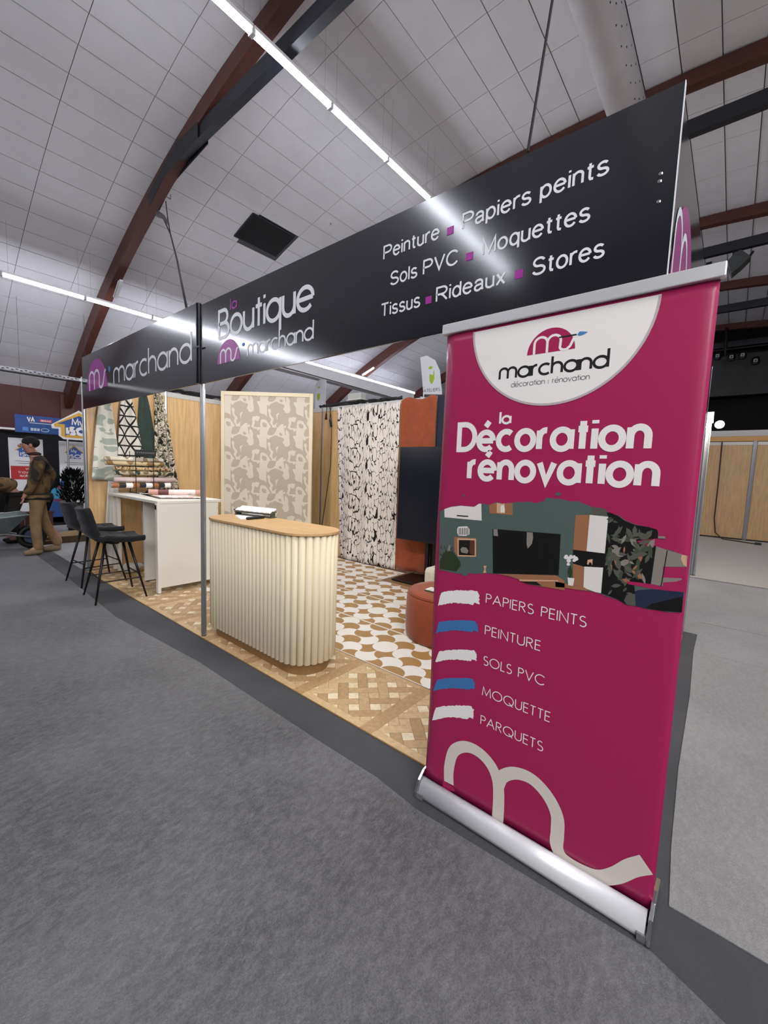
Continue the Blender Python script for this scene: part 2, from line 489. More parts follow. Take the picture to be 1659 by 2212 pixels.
def ribbon(mb, pts, wd, mp, closed=False):
    """thick polyline in the sign's own plane; wd number or list"""
    P = [Vector(p) for p in pts]
    ws = wd if isinstance(wd, list) else [wd] * len(P)
    n = len(P)
    closed = closed or (P[0] - P[-1]).length < 1e-6 and n > 8
    L = []; Rr = []
    for i in range(n):
        if closed:
            a = P[i - 1] if i > 0 else P[n - 2]; b = P[i + 1] if i < n - 1 else P[1]
        else:
            a = P[max(i - 1, 0)]; b = P[min(i + 1, n - 1)]
        d1 = (P[i] - a); d2 = (b - P[i])
        if d1.length < 1e-9: d1 = d2
        if d2.length < 1e-9: d2 = d1
        d1 = d1.normalized(); d2 = d2.normalized()
        t = (d1 + d2)
        t = t.normalized() if t.length > 0.2 else d1
        nn = Vector((-t.y, t.x))
        k = max(0.45, abs(nn.dot(Vector((-d1.y, d1.x)))))
        h = ws[i] / 2 / k
        L.append(P[i] + nn * h); Rr.append(P[i] - nn * h)
    for i in range(n - 1):
        mb.face([mp(*L[i]), mp(*Rr[i]), mp(*Rr[i + 1]), mp(*L[i + 1])])


def word(text, font, x0, x1, z0, h, wd, y, gap=.22, mb=None, mp=None, slant=0):
    """stroke lettering from x0 to x1 on baseline z0, unit height h, in the plane y"""
    mb = mb or MB()
    mp = mp or (lambda a, b: (a, y, b))
    tot = 0; lay = []
    for i, ch in enumerate(text):
        st, adv = font[ch]
        lay.append((st, tot)); tot += adv + gap
    tot -= gap
    sx = (x1 - x0 - wd) / tot
    k = 0
    base = mp
    for st, ox in lay:
        for l in st:
            k += 1
            off = 4e-5 * (k % 3)
            ribbon(mb, [(x0 + wd / 2 + (ox + a) * sx + slant * b * h, z0 + b * h) for a, b in l], wd, lambda a, b: tuple(Vector(base(a, b)) + Vector((0, -off, 0))))
    return mb


def msign(mb, x0, x1, z0, h, wd, y, mp=None):
    """the running m with its wave tail"""
    mp = mp or (lambda a, b: (a, y, b))
    W = x1 - x0
    q = lambda l: [(x0 + a * W, z0 + b * h) for a, b in l]
    ribbon(mb, q([(0, 0)] + arc(.155, .62, .155, .38, 180, 0) + [(.31, 0)]), wd, mp)
    mp0 = mp
    mp = lambda a, b: tuple(Vector(mp0(a, b)) + Vector((4e-5, -4e-5, 0)))
    ribbon(mb, q(arc(.465, .62, .155, .38, 180, 0) + arc(.74, .22, .13, .2, 180, 250, 6) + [(.76, .03), (.84, .2), (.9, .55), (.94, .78), (1.0, .88)]), wd, mp)
    return mb

# ================================================================ STRUCTURE
RC_, ZC, XC = 21.0, -13.55, -2.0      # vault radius and axis
FR = [-0.9, 3.4, 7.7, 11.9, 15.9, 20.0]


def vault(a, y, r=RC_):
    x = r * math.sin(a)      # slightly flattened crown
    return (XC + x, y, ZC + r * math.cos(a) - .15 * math.exp(-(x / 4) ** 2))


def project(P):
    d = Vector(P) - CAM
    c = [sum(RC[i][k] * d[k] for k in range(3)) for i in range(3)]
    if c[2] < 0.2: return None
    return 829.5 + F * c[0] / c[2], 1106 + F * c[1] / c[2]


def build_shell():
    # floor: old dark carpet with loose grey vinyl sheets laid over it
    fl = MB().box((-15, -9, -0.1), (11, 21, 0)).build('floor', M_CARP)
    tag(fl, kind='structure')
    T = 0.004

    def sheet(pts, m, cuts=None):
        mb = MB(); mb.prism([(p[0], p[1]) for p in pts], 0.0005, T)
        return mb.build('vinyl_sheet', m, fl)
    front = [(0, 1140), (90, 1208), (151, 1252), (250, 1333), (430, 1431), (560, 1517), (697, 1607), (813, 1680), (900, 1750), (1407, 2058)]
    pts = [(-14.9, 1.55)] + [tuple(U(x, y, 2, 0)[:2]) for x, y in front] + [(0.25, 1.33), (2, 1.3), (10.9, 1.3), (10.9, -8.9), (-14.9, -8.9)]
    sheet(pts, M_VINF)
    e = [(1504, 1381), (1490, 1503), (1476, 1592), (1465, 1663), (1450, 1827), (1445, 1958)]
    ep = [tuple(U(x, y, 2, 0)[:2]) for x, y in e]
    k = [p for p in ep if p[1] > 4.4]
    low = [p for p in ep if p[1] <= 4.4]
    sheet([(ep[0][0], 4.42)] + low + [(0.1, 1.655), (0.25, 1.65), (10.9, 1.65), (10.9, 4.42)], M_VINR)
    sheet([(ep[0][0], 4.43), (ep[0][0], 4.85), (ep[0][0], 5.4), (10.9, 5.4), (10.9, 4.43)], M_VINR)
    sheet([(-6.6, 4.95), (-6.6, 5.41), (-6.6, 7.9), (10.9, 7.9), (10.9, 5.415), (ep[0][0], 5.415), (ep[0][0], 4.95)], M_VINR)
    sheet([(-14.4, 1.72), (-14.4, 14), (-6.62, 14), (-6.62, 1.64)], M_VINR)
    MB().box((-6.6, 7.95, 0.0005), (10.9, 14.4, 0.008)).build('beige_carpet', M_BEIG, fl)
    # walls
    wl = MB().box((-14.7, -9, 0), (-14.5, 21, 3.4)).build('wall_left', M_RED); tag(wl, kind='structure')
    grey = mat('far_wall_paint', '8a8583', 0.8)
    tag(MB().box((10.9, -9, 0), (11.1, 21, 3.8)).build('wall_right', grey), kind='structure')
    tag(MB().box((-15, -9.2, 0), (11, -9, 7.6)).build('wall_rear', grey), kind='structure')
    dark = mat('stage_black', '08080a', 0.9)
    tag(MB().box((-15, 21, 0), (11, 21.2, 7.6)).build('wall_stage', dark), kind='structure')
    pro = MB().box((-13, 20.3, 4.74), (10.5, 20.6, 6.22)).build('trim_1', mat('proscenium_grey', '3b393a', 0.8, var=0.15, vscale=2)); tag(pro, kind='structure')
    # ceiling
    ce = MB()
    n = 64; amax = 0.655
    ce.grid(lambda u, v: vault(-amax + 2 * amax * u, -9 + 30 * v, RC_ + 0.03), n, 1)
    ceil = ce.build('ceiling', M_CEILB, smooth=True, origin=(XC, 0, 7.4)); tag(ceil, kind='structure')
    step = 0.46 / RC_
    ys = []
    base = [0, 0.86, 1.80, 2.80, 3.74]
    fr2 = [-9.5, -5.2] + FR
    for i in range(len(fr2) - 1):
        sc_ = (fr2[i + 1] - fr2[i]) / 4.3
        ys += [fr2[i] + q * sc_ for q in base]
    ys.append(20.0)
    cells = []
    for k in range(-30, 30):
        a = (k + 0.5) * step
        for j in range(len(ys) - 1):
            ya, yb = ys[j] + 0.004, ys[j + 1] - 0.004
            c = vault(a, (ya + yb) / 2)
            if -8.62 < c[0] < -7.9 and 4.9 < c[1] < 6.3: continue     # the open hatch
            p = project(c)
            if p and -120 < p[0] < 1780 and -150 < p[1] < 960:
                cells.append((-(1 / ((Vector(c) - CAM).length ** 2)), a, ya, yb, c))
            else:
                cells.append((1, a, ya, yb, c))
    cells.sort(key=lambda t: t[0])
    half = (0.46 - 0.014) / 2
    cache = {}
    rest = MB()
    for i, (d, a, ya, yb, c) in enumerate(cells):
        hy = round((yb - ya) / 2, 3)
        if i < 300 and d < 0:
            if hy not in cache:
                me = MB().box((-half, -hy, 0), (half, hy, 0.010))
                ob = me.build('ceiling_panel', M_CEIL, ceil, local=True)
                cache[hy] = ob
            else:
                ob = cache[hy].copy(); C.objects.link(ob)
            ob.location = Vector(c) - ceil.location
            ob.location.z += random.uniform(-0.0006, 0.0006)
            ob.rotation_euler = (0, a, 0)
        else:
            rest.obox(Vector(c) + Vector((math.sin(a), 0, math.cos(a))) * .008, (math.cos(a), 0, -math.sin(a)), (0, 1, 0), (math.sin(a), 0, math.cos(a)), half, hy, 0.008)
    tag(rest.build('ceiling_panels', M_CEIL, ceil), kind='stuff')
    # hatch: black opening with a frame
    a0 = math.asin((-8.3 - XC) / RC_)
    hb = MB(); c = Vector(vault(a0, 5.6)); ux = Vector((math.cos(a0), 0, -math.sin(a0))); uz = Vector((math.sin(a0), 0, math.cos(a0)))
    hb.obox(c - uz * 0.005, ux, (0, 1, 0), uz, 0.36, 0.52, 0.004)
    hb.build('hatch_opening', dark, ceil)
    fb = MB()
    for s in (-1, 1):
        fb.obox(c + ux * 0.37 * s + uz * 0.0, ux, (0, 1, 0), uz, 0.012, 0.53, 0.012)
        fb.obox(c + Vector((0, 0.53 * s, 0)), ux, (0, 1, 0), uz, 0.37, 0.012, 0.012)
    fb.build('hatch_frame', M_TIE, ceil)
    # arches
    for i, y in enumerate(FR):
        root = thing('roof_arch', None, None, (XC, y, 6.5)); root['kind'] = 'structure'
        mb = MB(); N = 40; a1 = math.asin(12.6 / RC_)
        vs = []
        for q in range(N + 1):
            a = -a1 + 2 * a1 * q / N
            dp = .19 + .25 * abs(a) / a1
            for r, yy in ((RC_ - dp, y - 0.08), (RC_ - dp, y + 0.08), (RC_ - 0.01, y + 0.08), (RC_ - 0.01, y - 0.08)):
                vs.append(vault(a, yy, r))
        fs = [(q * 4 + k, q * 4 + (k + 1) % 4, q * 4 + 4 + (k + 1) % 4, q * 4 + 4 + k) for q in range(N) for k in range(4)]
        mb.add(vs, fs); mb.build('glulam_rib', M_RIB, root)
        t = MB().box((-7.6, y - 0.06, 6.42), (3.6, y + 0.06, 6.62)); t.build('tie_beam', M_TIE, root)
        for s in (-1, 1):
            br = MB()
            x0 = XC + s * 5.6
            for yy in (y - 0.085, y + 0.075):
                pl = [(x0 + s * 0.9, 6.05), (x0 + s * 0.35, 6.3), (x0 - s * 0.9, 6.40), (x0 - s * 0.9, 6.62), (x0 - s * 0.2, 6.64), (x0 + s * 1.0, 6.28)]
                br.prism(pl, yy, yy + 0.01, lambda a, b, c: (a, c, b))
            br.build('bracket_plate', M_TIE, root)
            ft = MB().box((XC + s * 12.75 - 0.3, y - 0.16, 2.6), (XC + s * 12.75 + 0.3, y + 0.16, 3.25)); ft.build('spring_block', M_RIB, root)
    # ventilation hose under the crown
    d = thing('ventilation_duct', 'grey perforated fabric duct hanging under the crown of the vault', 'duct', (-1.68, 0, 6.86))
    mb = MB(); mb.tube([(-1.68, y, 6.86) for y in (-6, -2, 0, 2, 4, 6, 7.95)], 0.24, 28); mb.build('hose', M_DUCT, d, smooth=True)
    hole = None
    for q in range(60):
        y = 2.5 + q * 0.1
        for k, a in ((0, -60), (1, -38), (2, -75)):
            if (q + k) % 3: continue
            r = 0.2405; aa = R3(a - (q % 3) * 4)
            p = Vector((-1.68 - r * math.sin(aa), y, 6.86 - r * math.cos(aa)))
            if hole is None:
                hole = MB().obox((0, 0, 0), (1, 0, 0), (0, 1, 0), (0, 0, 1), 0.005, 0.012, 0.002).build('vent_hole', M_BLACK, d, local=True)
            else:
                hole = hole.copy(); C.objects.link(hole)
            hole.location = p - d.location; hole.rotation_euler = (0, aa, 0)


def build_lights():
    def batten(x, y, z, L, proto=[None], label=None, group=None):
        if proto[0] is None:
            r = thing('fluorescent_batten', label, 'light', (x, y, z), 0, group)
            MB().box((-0.045, -L / 2, 0.0), (0.045, L / 2, 0.04)).build('housing', M_HOUS, r, local=True, bevel=0.004)
            MB().tube([(0, -L / 2 + .02, -0.022), (0, L / 2 - .02, -0.022)], 0.033, 12).build('tube', M_TUBE, r, local=True, smooth=True)
            e = MB()
            for s in (-1, 1): e.box((-0.036, s * (L / 2 - .01) - 0.01, -0.057), (0.036, s * (L / 2 - .01) + 0.01, 0.0))
            e.build('lamp_holders', M_HOUS, r, local=True)
            zc = ZC + math.sqrt(RC_ ** 2 - (x - XC) ** 2) - z - .005
            for s in (-1, 1): MB().tube([(0, s * (L / 2 - .1), .04), (0, s * (L / 2 - .1), zc)], .001, 4).build('suspension_wire', M_TIE, r, local=True)
            proto[0] = r
            return r
        r = copy_tree(proto[0]); r.location = (x, y, z); tag(r, label, None, group); return r
    words = ('first', 'second', 'third', 'fourth', 'fifth', 'sixth', 'seventh', 'eighth', 'ninth', 'tenth', 'eleventh', 'twelfth')
    P1 = [None]
    for i in range(-8, 13):
        lab = 'tube batten of the near light row, behind or beyond what the fascia leaves in view'
        if -2 <= i <= 2: lab = '%s lit tube batten counted from the fascia edge in the near light row' % words[2 - i]
        batten(-4.57, 2.89 + 1.185 * (i + 0.5), 6.3, 1.175, P1, lab, 'tubes of the near light row')
    P2 = [None]
    for i in range(-7, 9):
        lab = 'tube batten of the left light row outside the frame or behind the fascia'
        if -1 <= i <= 1: lab = '%s lit tube batten from the left picture edge in the left light row' % words[i + 1]
        if 4 <= i <= 8: lab = '%s lit tube batten of the left row seen below the fascia, counted from its edge' % words[i - 4]
        batten(-10.4, 2.80 + 1.27 * (i + 0.5), 4.75, 1.26, P2, lab, 'tubes of the left light row')
    P3 = [None]  # row added out of view on the right for more light
    for i in range(-7, 9):
        batten(6.4, 2.80 + 1.27 * (i + 0.5), 4.95, 1.26, P3, 'tube batten added on the right side of the hall, out of view', 'added tubes of the unseen right row')
    # white trunking next to the left row, behind the booth
    tr = MB().box((-10.6, 7.2, 4.30), (-10.25, 14.0, 4.66)).build('light_trunking', M_HOUS, bevel=0.01)
    tag(tr, 'long white trunking box under the light row behind the booth', 'trunking')
    # short lamp on the far arch and unlit lamp on the near arch
    a = U(795, 803, 1, 11.7)
    s = thing('arch_lamp', 'short lit tube lamp on the arch behind the booth', 'light', a)
    MB().obox((0, 0, 0.03), (1, 0, .35), (0, 1, 0), (-.35, 0, 1), 0.3, 0.03, 0.015).build('housing', M_HOUS, s, local=True)
    MB().obox((0, 0, 0), (1, 0, .35), (0, 1, 0), (-.35, 0, 1), 0.28, 0.02, 0.012).build('tube', M_TUBE, s, local=True)
    a = U(256, 625, 1, 3.27)
    s = thing('arch_lamp', 'unlit white tube lamp clipped to the near arch above the left light row', 'light', a)
    MB().obox((0, 0, 0), (1, 0, .75), (0, 1, 0), (-.75, 0, 1), 0.22, 0.03, 0.02).build('housing', M_HOUS, s, local=True, bevel=.004)
    MB().obox((0, -.04, -.01), (1, 0, .75), (0, 1, 0), (-.75, 0, 1), 0.2, 0.012, 0.012).build('tube', mat('unlit_tube', 'b9b9bb', .3), s, local=True)


build_shell()
build_lights()


# ================================================================ BOOTH FLOOR
def clip(poly, lo, hi, ax):
    """keep lo <= coordinate ax <= hi"""
    for val, sg in ((lo, 1), (hi, -1)):
        out = []
        for i in range(len(poly)):
            a, b = poly[i], poly[(i + 1) % len(poly)]
            da, db = sg * (a[ax] - val), sg * (b[ax] - val)
            if da >= 0: out.append(a)
            if (da > 0 and db < 0) or (da < 0 and db > 0):
                t = da / (da - db)
                out.append((a[0] + (b[0] - a[0]) * t, a[1] + (b[1] - a[1]) * t))
        poly = out
        if len(poly) < 3: return []
    return poly


def parea(p):
    return abs(sum(p[i][0] * p[(i + 1) % len(p)][1] - p[(i + 1) % len(p)][0] * p[i][1] for i in range(len(p)))) / 2


def build_booth_floor():
    base = MB().box((-6.42, 1.65, 0.0006), (-0.23, 4.85, 0.005)).build('booth_floor', mat('oak_base', '8a6a44', 0.5))
    tag(base, 'oak-look parquet covering laid across the whole booth floor', 'floor covering')
    tones = [mat('oak_%d' % i, c, 0.42, 0, var=0.13, vscale=5, stretch=(7, 7, 1), spec=0.4) for i, c in enumerate(('ead6b0', 'd2b489', 'b8966c', 'f0e0c0', 'c6a67c'))]
    X0, PX, Y0, PY = -0.25, 0.6, 1.655, 0.62
    b = 0.045
    lay = []     # (poly, tone)

    def rect(x0, y0, x1, y1): return [(x0, y0), (x1, y0), (x1, y1), (x0, y1)]
    wv = 0.066
    for r in range(2):
        for c in range(11):
            x1 = X0 - c * PX; x0 = x1 - PX
            y0 = Y0 + r * PY; y1 = y0 + PY
            if r == 1 and x1 > -4.6 + 0.3 and x0 < -1.4: continue
            if x0 < -6.42: x0 = -6.42
            lay.append((rect(x0 + b, y0, x1 - b, y0 + b * 1.1), 1)); lay.append((rect(x0 + b, y1 - b, x1 - b, y1), 4))
            lay.append((rect(x0, y0, x0 + b, y1), 2)); lay.append((rect(x1 - b, y0, x1, y1), 2))
            cx, cy = (x0 + x1) / 2, (y0 + y1) / 2
            s2 = math.sqrt(.5)
            def put(a0, c0, a1, c1, tone):
                g = .0012
                q = [(a0 + g, c0 + g), (a1 - g, c0 + g), (a1 - g, c1 - g), (a0 + g, c1 - g)]
                p = [(cx + (u - v) * s2, cy + (u + v) * s2) for u, v in q]
                p = clip(clip(p, x0 + b + .001, x1 - b - .001, 0), y0 + b * 1.1 + .001, y1 - b - .001, 1)
                if len(p) >= 3 and parea(p) > 6e-5: lay.append((p, tone))
            h = wv / 2
            for i in range(-4, 5):
                for j in range(-4, 5):
                    u, v = i * 2 * wv, j * 2 * wv
                    put(u + h, v + h, u + 3 * h, v + 3 * h, (0, 3, 0, 3, 1)[(i * 3 + j) % 5])      # filler square
                    if (i + j) % 2 == 0:
                        put(u - 3 * h, v - h, u + 3 * h, v + h, (4, 1, 2)[(i + j * 2) % 3])
                    else:
                        put(u - h, v - 3 * h, u + h, v + 3 * h, (1, 2, 4)[(i * 2 + j) % 3])
    def key(t):
        p = t[0]; mx = sum(q[0] for q in p) / len(p); my = sum(q[1] for q in p) / len(p)
        pj = project((mx, my, 0))
        vis = pj and pj[0] > 100 and pj[0] < 940
        return -(parea(p) / (mx * mx + my * my) ** 1.5) * (1 if vis else 0)
    lay.sort(key=key)
    rest = {}
    for i, (p, tone) in enumerate(lay):
        if i < 300:
            MB().prism(p, 0.005, 0.0074 + random.uniform(-.0003, .0003)).build('plank', tones[tone], base)
        else:
            rest.setdefault(tone, MB()).prism(p, 0.005, 0.0074)
    for tone, mb in rest.items():
        tag(mb.build('small_planks', tones[tone], base), kind='stuff')
    # strips of patterned vinyl tiles
    wt = mat('tile_white', 'efece4', 0.35, coat=0.1); gd = mat('tile_gold', 'ab8551', 0.4, var=0.06, vscale=30)
    s = 0.1485
    def arcpts(a, b_, sg):
        a = Vector(a); b_ = Vector(b_); m = (a + b_) / 2; t = (b_ - a); nn = Vector((t.y, -t.x)).normalized() * sg
        L = t.length / 2; c = m - nn * L; r = L * math.sqrt(2)
        out = []
        for q in range(7):
            th = R3(-45 + 90 * q / 6)
            out.append(c + nn * r * math.cos(th) + (t.normalized()) * r * math.sin(th))
        return [(p.x, p.y) for p in out[:-1]]
    def vs(i, j):      # edge between (i,j) and (i+1,j): +1 bulges towards +i
        jj = j % 3
        if jj == 0: return 1 if i % 3 == 0 else (-1 if i % 3 == 2 else 1)
        return 1 if jj == 1 else -1
    for k, (xa, xb) in enumerate(((-4.7, -1.44), (-4.7, -1.44), (-4.7, -1.44), (-4.95, -3.5))):
        ya = 2.28 + 0.635 * k; yb = min(ya + 0.63, 4.74)
        sh = MB().prism(rect(xa, ya, xb, yb), 0.0075, 0.0095).build('patterned_vinyl_strip', wt)
        tag(sh, '%s strip of white vinyl flooring printed with gold scallops' % ('front', 'second', 'third', 'rear')[k], 'floor covering')
        mb = MB(); cy = ya + 0.315
        for i in range(-24, 25):
            for j in range(-24, 25):
                if (i + j) % 2 == 0: continue
                cx = -2.085 + (i - j) * s * math.sqrt(.5); c_y = cy + (i + j) * s * math.sqrt(.5)
                if not (xa - .2 < cx < xb + .2 and ya - .2 < c_y < yb + .2): continue
                e1 = Vector((1, 1)) * math.sqrt(.5) * s / 2; e2 = Vector((-1, 1)) * math.sqrt(.5) * s / 2
                c = Vector((cx, c_y))
                A, B, Cc, D = c + e1 - e2, c + e1 + e2, c - e1 + e2, c - e1 - e2
                poly = arcpts(A, B, vs(i, j)) + arcpts(B, Cc, vs(j, i)) + arcpts(Cc, D, -vs(i - 1, j)) + arcpts(D, A, -vs(j - 1, i))
                cen = Vector((sum(p[0] for p in poly) / len(poly), sum(p[1] for p in poly) / len(poly)))
                poly = [tuple(cen + (Vector(p) - cen) * 0.965) for p in poly]
                poly = clip(clip(poly, xa + .012, xb - .012, 0), ya + .008, yb - .008, 1)
                if len(poly) > 2: mb.face([(p[0], p[1], 0.0097) for p in poly])
        mb.build('scallop_print', gd, sh)


build_booth_floor()


# ================================================================ BOOTH WALLS, POSTS, FASCIA
def octo_post(name, x, y, z0, z1, label, group=None, proto=None, r=0.021):
    """extruded octagonal exhibition post with grooves"""
    root = thing(name, label, 'post', (x, y, z0), 0, group)
    mb = MB(); n = 32
    pr = []
    for k in range(n):
        a = 2 * math.pi * k / n
        rr = r if k % 4 in (0, 1, 3) else r * 0.72
        pr.append((rr * math.cos(a), rr * math.sin(a)))
    mb.prism(pr, 0.012, z1 - z0); mb.build('profile', M_ALU, root, local=True)
    MB().lathe([(r * 1.05, 0), (r * 1.05, 0.006), (r * .8, 0.012)], 16).build('foot', M_BLACK, root, local=True)
    return root


def build_booth():
    YF = 1.647
    octo_post('aluminium_post', -6.41, YF + .03, 0.0, 2.5, 'leftmost aluminium post of the booth front, at the end of the beech wall')
    octo_post('aluminium_post', -3.335, YF + .035, 0.0, 2.62, 'middle aluminium post of the booth front, between bar table and oval counter')
    octo_post('aluminium_post', -0.265, YF + .10, 0.0, 2.62, 'right aluminium post of the booth front hidden behind the magenta banner')
    # side wall: beech panels between posts
    w = thing('partition_wall', 'left side wall of beech panels with fabrics hanging on it', 'partition', (-6.41, 1.65, 0))
    ys = [1.68, 2.68, 3.72, 4.8]
    for a, b in zip(ys[:-1], ys[1:]):
        MB().box((-6.418, a + .02, 0.02), (-6.402, b - .02, 2.42)).build('panel', M_WOOD, w)
        MB().box((-6.425, a + .015, 2.42), (-6.395, b - .015, 2.485)).build('top_rail', mat('rail_grey', 'c3c2c0', .4, .3), w)
    for y in ys[1:]:
        MB().tube([(-6.41, y, 0), (-6.41, y, 2.5)], .021, 8).build('post', M_ALU, w)
    w2 = thing('partition_wall', 'back wall of beech panels behind the black and white curtain', 'partition', (-6.41, 4.82, 0))
    xs = [-6.41, -5.42, -4.4, -3.4, -2.35, -1.3, -0.25]
    for a, b in zip(xs[:-1], xs[1:]):
        MB().box((a + .02, 4.812, 0.02), (b - .02, 4.828, 2.42)).build('panel', M_WOOD, w2)
        MB().box((a + .015, 4.805, 2.42), (b - .015, 4.835, 2.485)).build('top_rail', MATS['rail_grey'], w2)
    for x in xs[1:]:
        MB().tube([(x, 4.82, 0), (x, 4.82, 2.5)], .021, 8).build('post', M_ALU, w2)
    # left fascia
    g = thing('fascia_board', 'left black fascia board reading Marchand with a purple dome logo', 'sign', (-4.8, YF, 2.09))
    rt = g
    g = MB().box((-6.30, YF - .004, 2.09), (-3.36, YF + .008, 2.715)).build('board', M_FASC, g, bevel=.002)
    y = YF - .0055
    word('Marchand'.replace('M', 'W'), LOW, -5.215, -3.43, 2.285, 0.142, 0.025, y, .2).build('lettering', M_FWHITE, g)
    dm = MB(); dm.face([(-5.765 + .36 * math.cos(R3(a)), y, 2.285 + .34 * math.sin(R3(a))) for a in range(0, 181, 6)]); dm.build('dome_logo', M_FPURP, g)
    msign(MB(), -6.02, -5.45, 2.285, 0.21, 0.03, y - .0006).build('wave_sign', M_FWHITE, g)
    bl = MB(); bl.face([(-5.335 + .032 * math.cos(R3(a)), y, 2.457 + .032 * math.sin(R3(a))) for a in range(0, 360, 20)]); bl.build('blue_dot', M_FBLUE, g)
    MB().box((-5.5, y - .0004, 2.435), (-5.37, y + .0002, 2.442)).build('brush_handle', M_BLACK, g)
    # right fascia
    g = thing('fascia_board', 'long right black fascia board reading la Boutique, Papiers peints, Moquettes, Stores', 'sign', (-1.7, YF, 2.09))
    rt = g
    g = MB().box((-3.27, YF - .004, 2.085), (-0.222, YF + .008, 2.683)).build('board', M_FASC, g)
    MB().box((-0.2218, YF - .006, 2.085), (-0.2195, YF + .010, 2.683)).build('white_edge', M_FWHITE, g)
    MB().tube([(-3.315, YF - .006, 2.09), (-3.315, YF - .006, 2.70)], .022, 10).build('joint_profile', mat('black_profile', '10131a', .25, .4), g)
    word('Boutique', LOW, -3.02, -1.94, 2.382, 0.128, 0.026, y, .2).build('lettering', M_FWHITE, g)
    word('la', LOW, -2.852, -2.762, 2.558, 0.045, 0.011, y, .3).build('lettering', M_FPURP, g)
    word('Warchand', LOW, -2.632, -1.94, 2.205, 0.066, 0.0125, y, .2).build('lettering', M_FWHITE, g)
    dm = MB(); dm.face([(-2.877 + .154 * math.cos(R3(a)), y, 2.2 + .158 * math.sin(R3(a))) for a in range(0, 181, 6)]); dm.build('dome_logo', M_FPURP, g)
    msign(MB(), -2.985, -2.75, 2.2, 0.095, 0.014, y - .0006).build('wave_sign', M_FWHITE, g)
    bl = MB(); bl.face([(-2.681 + .018 * math.cos(R3(a)), y, 2.291 + .012 * math.sin(R3(a))) for a in range(0, 360, 20)]); bl.build('blue_dot', M_FBLUE, g)
    def q(px, py): p = U(760 + px * .4702, 160 + py * .4702, 1, YF); return p.x, p.z
    rows = [('Peinture', (147, 857), (405, 765)), ('Papiers peints', (508, 717), (1182, 470)), ('Sols PVC', (178, 972), (490, 880)),
            ('Moquettes', (600, 838), (1095, 690)), ('Tissus', (135, 1113), (317, 1062)), ('Rideaux', (388, 1045), (708, 962)), ('Stores', (828, 925), (1163, 830))]
    zr = {0: 2.497, 1: 2.365, 2: 2.228}
    for i, (t, a, b) in enumerate(rows):
        xa, xb = q(*a)[0], q(*b)[0]
        zz = (2.497, 2.497, 2.362, 2.362, 2.224, 2.224, 2.224)[i]
        word(t, ARI, xa, xb, zz, 0.058, 0.0088, y, .19).build('lettering', M_FWHITE, g)
    for a in ((455, 722), (543, 840), (355, 1040), (770, 922)):
        x, z = q(*a); MB().box((x - .016, y - .0004, z - .016), (x + .016, y + .001, z + .016)).build('square_bullet', M_FPURP, g)
    sc_ = None
    for (px, py) in ((1420, 462), (1415, 497), (1410, 590), (-500 + 405, 690)):
        x, z = q(px, py)
        if sc_ is None:
            sc_ = MB().lathe([(.006, 0), (.006, .002), (.003, .003)], 10).build('screw', M_CHROME, g, local=True); sc_.rotation_euler = (R3(90), 0, 0)
        else:
            sc_ = sc_.copy(); C.objects.link(sc_)
        sc_.location = Vector((x, YF - .0042, z)) - rt.location
    # the tie clip and tape at the joint
    g = rt
    MB().box((-3.36, YF - .03, 2.36), (-3.26, YF - .026, 2.372)).build('clip', M_BLACKM, g)
    # right side fascia, seen nearly edge-on
    g = thing('fascia_board', 'side fascia board at the right end with the magenta dome logo, seen edge-on', 'sign', (-0.235, 3.2, 2.09))
    X = -0.235
    MB().box((X - .008, 1.67, 2.085), (X + .004, 4.80, 2.683)).build('board', M_FASC, g)
    yy = X + .0055
    p0 = 2.05
    dm = MB(); dm.face([(yy, 2.13 + .37 * math.cos(R3(a)), 2.10 + .42 * math.sin(R3(a))) for a in range(0, 181, 6)]); dm.build('dome_logo', mat('magenta_vinyl', '9c4480', .3), g)
    msign(MB(), 1.80, 2.45, 2.10, 0.32, 0.026, 0, mp=lambda a, b: (yy + .0006, a, b)).build('wave_sign', M_FWHITE, g)
    # rail leaving the left post towards the neighbouring stand
    r = thing('perforated_rail', 'slotted steel rail running from the left post out of the picture', 'rail', (-6.41, 0.9, 2.45))
    MB().box((-6.43, 0.2, 2.44), (-6.39, 1.66, 2.475)).build('channel', M_ALU, r)
    sl = None
    for k in range(34):
        yk = 0.28 + k * 0.04
        if sl is None: sl = MB().box((-.0008, -.012, -.005), (.0008, .012, .005)).build('slot', M_BLACK, r, local=True)
        else: sl = sl.copy(); C.objects.link(sl)
        sl.location = (0.0205, yk - 0.9, .012 if k % 2 else .002)
    MB().tube([(-6.41, 0.2, 2.425), (-6.41, 1.62, 2.425)], .008, 6).build('cable', M_CABLE, r)


build_booth()

